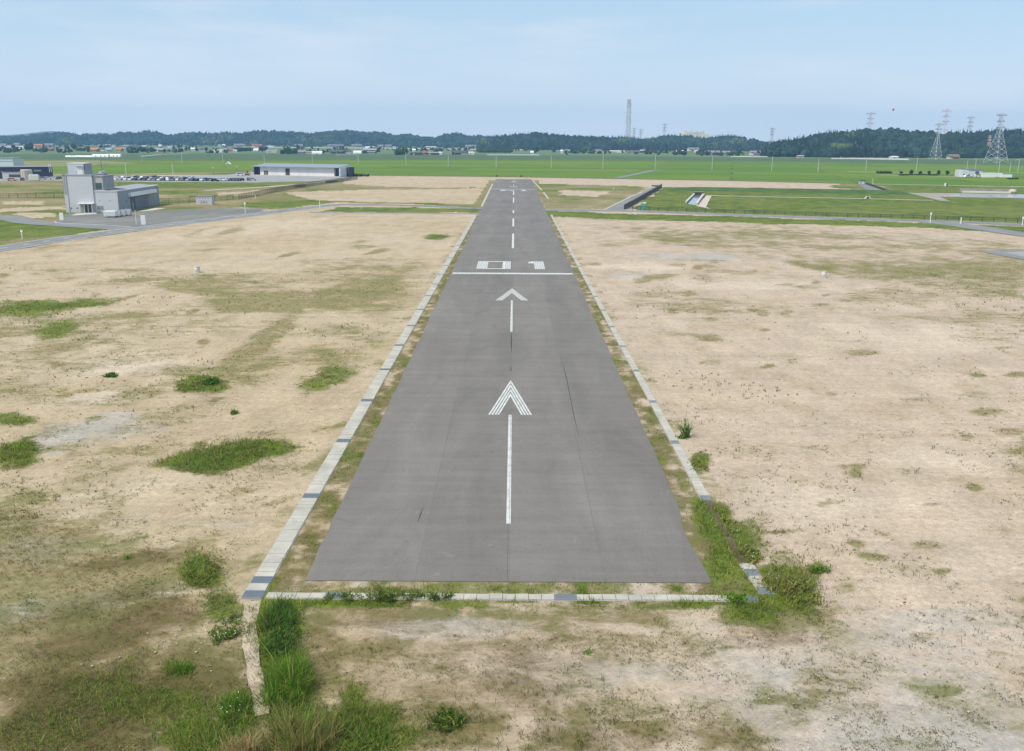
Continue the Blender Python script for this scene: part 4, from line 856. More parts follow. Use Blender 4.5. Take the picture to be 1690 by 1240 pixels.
MB().box(BW+.05, BW+.95, 8.6, 32.0, 4.05, 5.15).build('door_beam', WHITE, cb)
hd = MB().box(BW+.05, BW+.14, 10.2, 13.6, .03, 4.04).build('hangar_door', DARKD, cb)
MB().box(BW+.14, BW+.20, 11.2, 12.1, .05, 2.0).build('door_leaf', STEEL, hd)
MB().box(BW+.05, BW+.22, 13.6, 25.5, .03, 4.04).build('hangar_door', M('slate_door', (0.16, 0.17, 0.21), .65, .06, .5), cb)
MB().box(BW+.05, BW+.16, 25.5, 32.0, .03, 4.04).build('hangar_door', M('pale_slate_door', (0.24, 0.265, 0.31), .65, .06, .5), cb)
MB().tube([(BW+.1, 34.5, 0), (BW+.1, 34.5, LZ)], .07, 6).build('downpipe', STEEL, cb); MB().box(BW+.05, BW+.22, 6.6, 7.2, 2.6, 3.1).build('wall_light', STEEL, cb)

def at_thing(px, py): p = at(px, py); return (p[0], p[1], 0.0)
# outdoor units and boxes before the building
t = empty('equipment_trailer', at_thing(181, 359.5), 'long white equipment box on the yard before the grey building', 'equipment', math.radians(4))
MB().box(-1.5, 1.5, 0, 2.2, .35, 1.75).build('casing', WHITE, t, bevel=.04); MB().box(-.55, 1.4, .1, .35, 0, .34).box(-.55, 1.4, 1.8, 2.1, 0, .34).build('skid', TRIM, t)
MB().box(-1.3, 1.3, -.03, -.002, .5, 1.6).build('louvre_panel', M('pale_grey_metal', (.55, .56, .58), .6, .08), t)
for k, (px, py, lb) in enumerate([(195, 358, 'nearest grey outdoor unit right of the white equipment box'), (203.5, 357, 'middle grey outdoor unit in the row behind the equipment box'), (211.5, 356, 'farthest grey outdoor unit, next to the tall white pole')]):
    t = empty('outdoor_unit', at_thing(px, py), lb, 'equipment', math.radians(4), 'outdoor units before the control building')
    MB().box(-.65, .65, 0, 1.1, .25, 1.75).build('casing', M('unit_grey', (.46, .47, .49), .55, .06), t, bevel=.03)
    MB().lathe([(.42, 0), (.42, .06), (.1, .1)], 14).build('fan_grille', TRIM, t).location = (0, .55, 1.75)
    MB().box(-.6, -.45, 0, 1.1, 0, .24).box(.45, .6, 0, 1.1, 0, .24).build('foot', TRIM, t)
t = empty('electrical_cabinet', at_thing(337, 338.2), 'wide grey electrical cabinet with black vents inside the dark fence', 'cabinet', math.radians(-4))
MB().box(-2.7, 2.7, 0, 2.2, .1, 2.75).build('casing', M('cabinet_grey', (.47, .47, .49), .6, .05), t, bevel=.03); MB().box(-2.8, 2.8, -.1, 2.3, 0, .1).build('plinth', PALE, t); MB().box(-2.8, 2.8, -.15, 2.3, 2.75, 2.85).build('roof', STEEL, t)
for x in np.linspace(-2.2, 1.5, 5): MB().box(x-.12, x+.12, -.03, -.002, 2.0, 2.4).build('vent', TRIM, t)
MB().box(-1.0, -.92, -.05, -.002, .1, 1.5).box(-.04, .04, -.05, -.002, .1, 1.6).box(.92, 1.0, -.05, -.002, .1, 1.5).box(-1, 1, -.06, -.003, .85, .93).build('rack_frame', TRIM, t)

# ================================================================ POSTS AND SIGNS
def post(px, py, top, label, kind='sign', r=.05, cat='post'):
    p = at(px, py); h = height_to(p[0], p[1], top)
    t = empty('marker_post' if kind != 'sign' else 'sign_post', (p[0], p[1], 0), label, cat)
    MB().tube([(0, 0, -.05), (0, 0, h*(.8 if kind == 'sign' else 1))], r, 8).build('post', WHITE, t)
    MB().box(-.16, .16, -.16, .16, -.02, .08).build('foot', PALE, t)
    if kind == 'sign': MB().box(-.24, .24, -.05, .05, h*.78, h).build('sign_head', WHITE, t, bevel=.02)
    else: MB().lathe([(r*1.05, h), (r*.8, h+.05), (.01, h+.07)], 8).build('cap', STEEL, t)
post(405, 352.5, 334, 'white sign post on the verge right of the electrical cabinet', r=.09)
post(528, 345, 331.5, 'slim white post on the grass between the two parallel roads, left', 'pole', .09)
post(596.5, 344.3, 340, 'short white marker on the grass between the two parallel roads', 'pole', .12)
post(421.7, 328.5, 322.5, 'small white post in front of the dark fence', 'pole', .09)
post(37, 395, 380, 'white sign post by the road at the left edge', r=.10)
post(225, 370, 347, 'tall thin white pole on the yard before the grey building', 'pole', .07)
post(1535, 368, 351, 'round headed white sign post by the right hand road', r=.11)
post(1585.3, 369.8, 359, 'plain white post right of the round headed sign post', 'pole', .13)
post(1687, 372, 358, 'white sign post at the right edge of the picture', r=.10)
post(1048.7, 354.5, 349.8, 'short white marker post beside the road below the teal toilet', 'pole', .14)
post(1013, 313, 310, 'tiny white marker in the rough grass right of the runway', 'pole', .13)
def board(px, py, wpx, top, label, rz=0.0):
    p = at(px, py); h = height_to(p[0], p[1], top); wd = wpx/F*math.hypot(p[0], p[1])
    t = empty('notice_board', (p[0], p[1], 0), label, 'board', rz)
    MB().box(-wd/2, wd/2, -.06, .06, .12, h).build('panel', WHITE, t, bevel=.02); MB().box(-wd/2, -wd/2+.1, -.05, .05, -.05, .12).box(wd/2-.1, wd/2, -.05, .05, -.05, .12).build('foot', STEEL, t)
board(237, 372, 6.5, 355.5, 'upright white board on the yard edge beside the tall pole', .2); board(102, 364.3, 5.5, 351.5, 'grey white board standing left of the control building', .1)
def bollard(px, py, top, rpx, label, cap=True):
    p = at(px, py); h = height_to(p[0], p[1], top); r = rpx/F*math.hypot(p[0], p[1])
    t = empty('survey_post', (p[0], p[1], 0), label, 'bollard')
    MB().lathe([(r, -.05), (r, h*.86), (r*.97, h*.88)], 14).build('body', M('weathered_white', (.62, .61, .58), .8, .12, 3), t, True)
    MB().lathe([(r*1.08, h*.88), (r*1.08, h*.97), (r*.7, h), (.01, h+.01)], 14).build('cap', M('grey_cap', (.45, .45, .45), .7, .1), t)
    MB().lathe([(r*1.5, -.04), (r*1.5, .05)], 14).build('base', PALE, t)
bollard(326, 449.5, 439.5, 4.2, 'squat white survey post on the left sand'); bollard(1359.5, 457.5, 447.5, 3.8, 'squat white survey post on the right sand')
t = empty('portable_toilet', at_thing(1063, 346.8), 'teal portable toilet standing behind the black fence', 'toilet', math.radians(-10))
p = at(1063, 346.8); h = height_to(p[0], p[1], 334.3); TE = M('teal_plastic', (.015, .30, .27), .5, .08, 1)
MB().box(-.55, .55, 0, 1.1, .1, h*.86).build('cabin', TE, t, bevel=.04); MB().prism([(-.6, h*.86), (.6, h*.86), (.5, h*.95), (.2, h), (-.2, h), (-.5, h*.95)], 'y', -.05, 1.15).build('roof', WHITE, t)
MB().box(-.4, .4, -.04, -.002, .2, h*.8).build('door', M('teal_door', (.02, .36, .32), .5, .06), t); MB().box(-.6, .6, -.05, 1.15, 0, .1).build('skid', TRIM, t)
# ================================================================ FENCES
def fence(label, pts, h, step, mat, wires=True, rails=(.12, .95), r=.075, group=None):
    P = [at(*q)[:2] for q in pts]; ds = [0]
    for i in range(len(P)-1): ds.append(ds[-1]+np.linalg.norm(P[i+1]-P[i]))
    n = max(2, min(99, int(ds[-1]/step))); o = P[0]
    t = empty('fence', (o[0], o[1], 0), label, 'fence', 0, group)
    def pos(s): return np.array([np.interp(s, ds, [q[k] for q in P])-o[k] for k in (0, 1)])
    pm = None
    for k in range(n+1):
        q = pos(ds[-1]*k/n)
        if pm is None: pm = MB().tube([(0, 0, -.1), (0, 0, h)], r, 5).build('post', mat, t); a = pm
        else: a = pm.copy(); C.objects.link(a)
        a.location = (q[0], q[1], 0)
    b = MB()
    for z in rails: b.tube([(*(P[i]-o), h*z) for i in range(len(P))], .045, 4)
    b.build('rail', mat, t)
    if wires:
        b = MB(); m = int(ds[-1]/0.45)
        for k in range(m+1):
            q = pos(ds[-1]*k/m); b.box(q[0]-.032, q[0]+.032, q[1]-.02, q[1]+.02, .1, h*.96)
        b.build('mesh_panel', mat, t)
    return t
FB = M('fence_brown', (.055, .05, .04), .7, .15); FK = M('fence_black', (.03, .03, .03), .6, .1)
fence('long dark mesh fence running back from the cabinet to the white warehouse', [(313, 334.5), (395, 329.5), (420, 325), (470, 315), (520, 306.5), (560, 300.8), (590, 296.5)], 2.0, 2.6, FB)
fence('far piece of dark mesh fence left of the control building', [(-30, 328), (40, 327.5), (104, 327)], 1.8, 2.8, FB)
fence('dark mesh fence between the control building and the cabinet', [(262, 336), (290, 335), (311, 334.6)], 1.6, 2.6, FB)
fence('black post and wire fence along the right road and basin', [(1030, 346.2), (1060, 347.8), (1100, 349.3), (1200, 352.8), (1300, 356), (1420, 359.8), (1560, 364), (1690, 368.2), (1780, 371)], 1.25, 2.9, FK, wires=False, rails=(.45, .75, .97))
def wall(name, label, pts, h, th, mat, cap):
    P = [at(*q)[:2] for q in pts]; t = empty(name, (P[0][0], P[0][1], 0), label, 'wall')
    o = strip('panel', [p-P[0] for p in P], th, h, mat, t, px=False, th=h+.1)
    o = strip('coping', [p-P[0] for p in P], th*1.5, h+.08, cap, t, px=False, th=.075)
wall('parapet_wall', 'black low wall along the right side of the ramp road', [(1030.5, 346), (1050, 335), (1092, 309.5)], 1.5, .3, FK, M('dark_coping', (.07, .07, .07), .8, .1))
wall('channel_side_wall', 'concrete left side wall of the small water channel in the basin', [(1132, 335.5), (1146, 321.5)], .5, .5, PALE, PALE)
wall('channel_side_wall', 'concrete right side wall of the small water channel in the basin', [(1149.5, 338.5), (1161, 322.5)], .6, .6, PALE, PALE)
sheet('channel_water', [(1135, 337), (1148, 339), (1159, 323), (1147.5, 322)], .03, WAT)['kind'] = 'structure'
wall('channel_end_wall', 'dark end wall at the head of the small water channel', [(1146, 321.8), (1161, 322.4)], 1.2, .4, FK, PALE)
wall('parapet_wall', 'dark low wall along the right side of the service ramp', [(1429, 304), (1445, 309.5), (1466, 317)], .8, .3, FK, M('dark_coping', (.07, .07, .07), .8, .1))
# concrete weir by the pond, pumping hut, outlet
t = empty('concrete_weir', at_thing(1588, 318), 'long low concrete weir with a rounded end behind the pond', 'weir'); p0 = at(1588, 317.6); p1 = at(1668, 319.0); Lw = np.linalg.norm(p1-p0); t.rotation_euler[2] = math.atan2(p1[1]-p0[1], p1[0]-p0[0])
MB().prism([(0, 0), (1.2, 0), (.7, .75), (.2, .75)], 'x', 0, Lw).build('sill', PALE, t); MB().box(0, Lw, 4, 5, 0, 1.5).build('back_wall', M('stained_concrete', (.33, .29, .26), .9, .3, .4), t); MB().lathe([(1.6, 0), (1.6, 1.1), (1.2, 1.5), (.4, 1.7), (.02, 1.7)], 16, (Lw+1, 2)).build('end_pier', PALE, t, True)
t = empty('pump_hut', at_thing(1424, 304.3), 'small grey pump hut at the top of the service ramp', 'hut', .1); MB().box(-1.4, 1.4, 0, 2, 0, 1.7).build('wall', M('hut_grey', (.4, .42, .45), .8, .1), t); MB().box(-1.6, 1.6, -.2, 2.2, 1.7, 1.9).build('roof', FK, t); MB().box(-.4, .4, -.04, -.002, .05, 1.5).build('door', WHITE, t)
t = empty('outlet_box', at_thing(1433, 328.6), 'small concrete outlet with a dark mouth on the basin path', 'outlet'); MB().prism([(-1.3, 0), (1.3, 0), (.6, 1.0), (-.6, 1.0)], 'y', 0, 1).build('headwall', PALE, t); MB().lathe([(.42, 0), (.42, .03)], 12).build('mouth', FK, t).matrix_local = Matrix.Translation((-.2, -.01, .45)) @ Matrix.Rotation(math.pi/2, 4, 'X')
t = empty('valve_box', at_thing(1562, 307.6), 'tiny white box with a dark lid beside the far track', 'box'); MB().box(-.9, -.1, 0, .7, 0, 1.5).build('casing', WHITE, t); MB().box(0, .5, 0, .7, 0, 1.3).build('lid_box', FK, t)

# ================================================================ WAREHOUSE, WORKSHOP, FARM
def wd_at(px, py, w): p = at(px, py); return w/F*math.hypot(p[0]-CX, p[1])
RFB = M('teal_grey_roof', (.23, .28, .32), .6, .08, .2); CREAM = M('cream_siding', (.66, .64, .63), .7, .05, .2); NAVY = M('navy_siding', (.035, .042, .065), .65, .12, .2)
a_ = at(419.5, 289.6)[:2]; b_ = at(562, 292.6)[:2]; d_ = b_-a_; Lw = np.linalg.norm(d_); rz = math.atan2(d_[1], d_[0])
t = empty('warehouse', (*a_, 0), 'long cream warehouse with a grey lean-to roof and dark end bays', 'building', rz); Hf = height_to(b_[0], b_[1], 277.8); DW = 13.0
MB().box(Lw*.055, Lw*.915, 1.6, DW, 0, Hf).build('front_wall', CREAM, t)
MB().box(0, Lw*.054, 2.6, DW, 0, Hf).build('end_bay', NAVY, t); MB().box(Lw*.916, Lw*.985, 3.2, DW, 0, Hf).build('end_bay', NAVY, t)
MB().prism([(0, 0), (DW, 0), (DW, Hf+1.0), (0, Hf)], 'x', Lw*.986, Lw).build('gable_wall', M('shaded_siding', (.50, .52, .56), .7, .05), t)  # gable end greyer than the front: its shade is put into the colour
MB().box(-.02, .25, 0, 2.5, 0, Hf).build('end_fin', NAVY, t)
MB().prism([(-.5, Hf+.05), (DW+.4, Hf+1.6), (DW+.4, Hf+1.8), (-.5, Hf+.3)], 'x', -.9, Lw*.985).build('roof', RFB, t)
MB().box(Lw*1.0, Lw*1.03, DW*.55, DW, 0, Hf+.3).build('side_annex', NAVY, t)
MB().box(Lw*.355, Lw*.405, 1.54, 1.598, .02, 4.3).build('shutter_door', NAVY, t)
for x, w_ in ((.10, .05),): 
    wn = MB().box(Lw*x, Lw*(x+w_), 1.54, 1.598, .4, 2.9).build('window', GLASS, t); MB().box(Lw*(x+w_/2)-.08, Lw*(x+w_/2)+.08, 1.5, 1.539, .4, 2.9).box(Lw*x, Lw*(x+w_), 1.5, 1.539, 2.9, 3.05).build('window_frame', WHITE, wn)
for x in (.18, .21, .24, .50, .60): MB().box(Lw*x, Lw*x+1.7, 1.57, 1.598, .05, 3.9).build('panel_door', M('pale_door', (.58, .58, .59), .6, .05), t)
MB().box(-.5, Lw, -1.5, 1.55, 0, .35).build('loading_step', PALE, t)
# dark workshop at the left edge
a_ = at(-60, 296.3)[:2]; b_ = at(88, 294.2)[:2]; d_ = b_-a_; Lk = np.linalg.norm(d_); rz = math.atan2(d_[1], d_[0]); Hk = height_to(b_[0], b_[1], 275.5)
t = empty('workshop', (*a_, 0), 'long dark navy workshop at the left edge with a flat roof', 'building', rz)
MB().box(0, Lk, 0, 14, 0, Hk).build('wall', NAVY, t); MB().box(-.2, Lk+.2, -.3, 14.2, Hk, Hk+.25).build('roof', STEEL, t)
for x0, x1, z0, z1 in ((.60, .70, 2.9, 3.6), (.785, .87, 3.6, 4.5), (.415, .44, 3.4, 4.0)): MB().box(Lk*x0, Lk*x1, -.06, -.002, z0, z1).build('window', STEEL, t)
for x in (.965, .985): MB().tube([(Lk*x, -.2, 3.2), (Lk*x, -.2, Hk+1.6)], .14, 6).build('vent_pipe', WHITE, t)
MB().box(Lk*.5, Lk*.66, -2.2, -.003, 3.2, 3.4).build('canopy', STEEL, t)
a_ = at(4, 278.5); t = empty('factory_building', (a_[0]-14, a_[1], 0), 'pale blue factory block behind the dark workshop', 'building', .1); Hq = height_to(a_[0], a_[1], 262)
MB().box(-20, 21, 0, 18, 0, Hq).build('wall', M('ice_blue_siding', (.58, .63, .68), .7, .04), t); MB().box(-20.3, 21.3, -.3, 18.3, Hq, Hq+.3).build('roof', RFB, t); MB().box(-20, 21.02, -.05, -.002, Hq*.68, Hq*.75).build('wall_band', STEEL, t)
p = at(18.5, 272.6); t = empty('shed', (p[0], p[1], 0), 'small white roofed shed right of the pale blue factory', 'shed'); MB().box(-3, 3, 0, 4, 0, 1.6).build('wall', WALLM, t); MB().prism([(-.3, 1.6), (4.3, 1.6), (2, 2.3)], 'x', -3.2, 3.2).build('roof', WHITE, t)
def tankish(): pass
p = at(45, 297); t = empty('storage_tank', (p[0], p[1], 0), 'tall beige banded storage tank before the dark workshop', 'tank'); r_ = wd_at(45, 297, 15.5)/2; h_ = height_to(p[0], p[1], 280)
MB().lathe([(r_, 0), (r_, h_*.94), (r_*.8, h_)], 18).build('shell', M('beige_tank', (.50, .43, .38), .6, .1, .5), t, False)
for q_ in range(6): u_ = -math.pi*(.1+.16*q_); MB().box(-.06, .06, -.06, .06, .1, h_*.95).build('rib', M('brown_rib', (.28, .21, .17), .7, .1), t).location = (r_*math.cos(u_), r_*math.sin(u_), 0)
for k, (px, lb) in enumerate([(50.5, 'left white square water tank of three before the beige tank'), (55.5, 'middle white square water tank of three before the beige tank'), (60.5, 'right white square water tank of three beside the white cars')]):
    p = at(px, 298.6); w_ = wd_at(px, 298.6, 5.6); h_ = height_to(p[0], p[1], 288+.3*(k % 2)); t = empty('water_tank', (p[0], p[1], 0), lb, 'tank', .1)
    MB().box(-w_/2, w_/2, 0, w_, .15, h_*.9).build('body', M('ivory_plastic', (.56, .56, .52), .6, .05), t, bevel=.12); MB().lathe([(w_*.3, h_*.9), (w_*.3, h_)], 12, (0, w_/2)).build('lid', WHITE, t); MB().box(-w_/2, w_/2, 0, w_, 0, .15).build('pallet', STEEL, t)
p = at(75.5, 293); w_ = wd_at(75.5, 293, 18); h_ = height_to(p[0], p[1], 285.5); t = empty('shipping_container', (p[0], p[1], 0), 'pinkish white container standing before the dark workshop', 'container', .06); b = MB().box(-w_/2, w_/2, 0, 2.4, .1, h_)
b.build('body', M('pinkish_white', (.60, .54, .53), .6, .08, .4), t)
b = MB()
for x in np.linspace(-w_/2+.2, w_/2-.2, 16): b.box(x-.05, x+.05, -.05, -.002, .2, h_-.1)
b.build('ribs', M('pinkish_rib', (.52, .46, .45), .6, .08), t); MB().box(-w_/2, w_/2, 0, 2.4, 0, .1).build('base_rail', TRIM, t)
p = at(20, 297); w_ = wd_at(20, 297, 25); h_ = height_to(p[0], p[1], 285); t = empty('site_office', (p[0], p[1], 0), 'grey site office with a dark window band behind the orange car', 'building', .1); MB().box(-w_/2, w_/2, 0, 3, .1, h_).build('wall', M('cabinet_grey', (.47, .47, .49), .6, .05), t); MB().box(-w_*.15, w_*.48, -.04, -.002, h_*.35, h_*.75).build('window', GLASS, t); MB().box(-w_/2-.1, w_/2+.1, -.2, 3.2, h_, h_+.15).build('roof', STEEL, t)
# farm building on the right
p = at(1588, 292.3); q_ = at(1625, 293)
t = empty('farm_building', (p[0], p[1], 0), 'pale grey farm shed with a dark open door among the paddies', 'building', -.06); wf = float(q_[0]-p[0])+.5; hf = height_to(p[0], p[1], 281)
MB().box(0, wf, 0, 12, 0, hf).build('wall', M('pale_grey_siding', (.56, .57, .60), .7, .05, .3), t); MB().prism([(-.3, hf), (12.3, hf), (12.3, hf+.7), (-.3, hf+.25)], 'x', wf*.28, wf+.4).build('roof', M('slate_roof', (.12, .13, .16), .7, .1), t)
MB().box(wf*.64, wf*.84, -.05, -.002, .05, hf*.85).build('doorway', DARKD, t); MB().box(wf*.04, wf*.1, -.04, -.002, hf*.25, hf*.5).build('window', GLASS, t); MB().box(wf*.3, wf*.38, -.05, -.002, .05, hf*.5).build('door', STEEL, t)
for px, py, w_, top, lb in ((1632, 293.2, 18, 286.5, 'left low white container beside the farm shed'), (1645, 292.5, 16, 287, 'middle low white container, left of the white truck box')):
    p = at(px, py); ww = wd_at(px, py, w_); h_ = height_to(p[0], p[1], top); t = empty('white_container', (p[0], p[1], 0), lb, 'container', -.05); MB().box(-ww/2, ww/2, 0, 3, .05, h_).build('body', WHITE, t); MB().prism([(-.15, h_), (3.15, h_), (1.5, h_+.3)], 'x', -ww/2-.1, ww/2+.1).build('roof', CREAM, t)
p = at(1661, 294.2); ww = wd_at(1661, 294.2, 15); h_ = height_to(p[0], p[1], 288.5); t = empty('truck_box', (p[0], p[1], 0), 'rightmost low white box body parked at the end of the farm row', 'container', -.05); MB().box(-ww/2, ww/2, 0, 2.4, .35, h_).build('body', WHITE, t); MB().box(-ww/2+.3, ww/2-.3, .3, 2.1, 0, .35).build('chassis', TRIM, t)

# ================================================================ CARS
def car_meshes(kind):
    if kind == 'van': body = [(-2.1, .28), (2.1, .28), (2.12, .9), (1.9, 1.05), (1.45, 1.85), (-2.1, 1.9)]; roof = [(-1.9, 1.15), (1.72, 1.15), (1.42, 1.78), (-1.9, 1.78)]
    else: body = [(-2.1, .28), (2.1, .28), (2.15, .72), (1.2, .95), (.55, 1.42), (-1.2, 1.48), (-2.0, 1.0), (-2.15, .8)]; roof = [(-1.75, .98), (1.02, .98), (.5, 1.36), (-1.15, 1.42)]
    return body, roof
TYRE = M('tyre_rubber', (.02, .02, .02), .85, .1); CARG = M('car_glass', (.03, .04, .05), .12, .1)
def make_car(col, kind, name):
    t = bpy.data.objects.new('parked_car', None); C.objects.link(t); body, roof = car_meshes(kind)
    MB().prism(body, 'y', -.84, .84).build('body', M(name, col, .35, .04), t, bevel=.07)
    MB().prism(roof, 'y', -.86, .86).build('side_windows', CARG, t)
    if kind == 'van': ws = [(1.86, -.7, 1.1), (1.86, .7, 1.1), (1.5, .62, 1.76), (1.5, -.62, 1.76)]
    else: ws = [(1.16, -.72, 1.0), (1.16, .72, 1.0), (.60, .62, 1.40), (.60, -.62, 1.40)]
    o_ = MB().add(ws+[(x-.03, y, z-.03) for x, y, z in ws], [(0, 1, 2, 3), (7, 6, 5, 4), (0, 4, 5, 1), (1, 5, 6, 2), (2, 6, 7, 3), (3, 7, 4, 0)]).build('windscreen', CARG, t); o_.location = (.03, 0, .04)
    wm = None
    for x in (-1.3, 1.3):
        for y in (-.78, .78):
            if wm is None: wm = MB().lathe([(.31, -.1), (.33, -.06), (.33, .06), (.31, .1)], 14).build('wheel', TYRE, t); a = wm
            else: a = wm.copy(); C.objects.link(a)
            a.matrix_local = Matrix.Translation((x, y, .32)) @ Matrix.Rotation(math.pi/2, 4, 'X')
    for y in (-.6, .6): MB().box(2.06, 2.15, y-.16, y+.16, .62, .76).build('headlight', WHITE, t)
    return t
CARC = {'white': (.72, .72, .72), 'silver': (.42, .44, .46), 'black': (.02, .021, .024), 'navy blue': (.03, .055, .12), 'grey': (.16, .17, .18), 'red': (.35, .03, .02)}
PROTO = {}
def put_car(px, py, rz, col, label, group=None, kind='car'):
    k = (col, kind)
    if k not in PROTO: PROTO[k] = make_car(CARC[col] if col in CARC else (.62, .23, .06), kind, 'car_paint_'+col.replace(' ', '_')); o = PROTO[k]
    else: o = copy_tree(PROTO[k])
    p = at(px, py); o.location = (p[0], p[1], 0.016); o.rotation_euler = (0, 0, rz); tag(o, label, 'van' if kind == 'van' else 'car', group); return o
wgt = ['white']*7+['silver']*4+['black']*5+['navy blue']*3+['grey']*2
ROWN = ('front row of the car park behind the control building', 'back row of the car park behind the control building')
for r_, (x0, y0, x1, y1) in enumerate(((194, 297.8, 338, 299.0), (198, 295.2, 318, 296.2))):
    px = x0
    while px < x1:
        col = random.choice(wgt); put_car(px, y0+(y1-y0)*(px-x0)/(x1-x0)+random.uniform(-.12, .12), -1.9+random.uniform(-.06, .06)+(math.pi if random.random() < .35 else 0), col, f'{col} car in the {ROWN[r_]}', 'cars parked in the crowded car park', 'van' if random.random() < .15 else 'car'); px += random.uniform(7.4, 8.4)
for k, col in enumerate(['white', 'silver', 'navy blue', 'navy blue', 'black', 'silver', 'white', 'white', 'silver', 'white', 'silver', 'black', 'navy blue', 'black', 'black']):
    px = 326+k*5.1+(.5 if k % 2 else 0); put_car(px, 297.4-.25*(k % 2)*0+.004*px, -1.95+random.uniform(-.05, .05), col, f'{col} car in the short row nearer the white warehouse', 'cars in the short row near the warehouse')
put_car(355, 299.9, .1, 'black', 'black car parked sideways in front of the short row'); put_car(417, 298.2, .25, 'silver', 'lone silver car parked before the warehouse'); put_car(410.5, 298.1, -1.4, 'black', 'lone black car beside the silver one before the warehouse')
put_car(397, 290.2, .2, 'white', 'white van on the far paving left of the warehouse', kind='van'); put_car(416.5, 287.2, .1, 'white', 'white car beside the dark left end of the warehouse')
put_car(20, 298.6, .1, 'orange', 'orange car parked before the grey site office'); put_car(37, 298.4, -1.2, 'black', 'dark car between the orange car and the white tanks')
put_car(70, 296.8, .5, 'silver', 'pale silver car right of the white square tanks'); put_car(79, 296.4, .4, 'white', 'white car before the pinkish container'); put_car(89, 296.0, .3, 'white', 'white car at the right corner of the dark workshop'); put_car(97, 296.2, -1.5, 'black', 'black car half hidden by the control building')
put_car(1594.5, 293.3, .6, 'white', 'white car parked before the farm shed'); put_car(1613.5, 292.8, .1, 'white', 'white van in the dark doorway of the farm shed', kind='van'); put_car(1599.5, 292.6, 1.9, 'silver', 'silver car beside the white car at the farm shed')
p = at(408, 289.6); t = empty('excavator', (p[0], p[1], 0), 'small orange digger beside the white van left of the warehouse', 'excavator', .3); OR_ = M('digger_orange', (.55, .20, .04), .5, .08)
MB().box(-1.4, 1.4, -1, -.5, 0, .6).build('track', TYRE, t); MB().box(-1.4, 1.4, .5, 1, 0, .6).build('track', TYRE, t); MB().box(-1.2, 1, -.8, .8, .65, 1.5).build('body', OR_, t, bevel=.08); MB().box(-.2, .7, -.7, .1, 1.5, 2.5).build('cab', GLASS, t); MB().tube([(.9, .3, 1.2), (2.6, .3, 2.8), (4.0, .3, 1.6)], .16, 6).build('arm', OR_, t); MB().prism([(4.1, 1.6), (4.4, .7), (3.6, .9)], 'y', -.1, .7).build('bucket', TRIM, t)

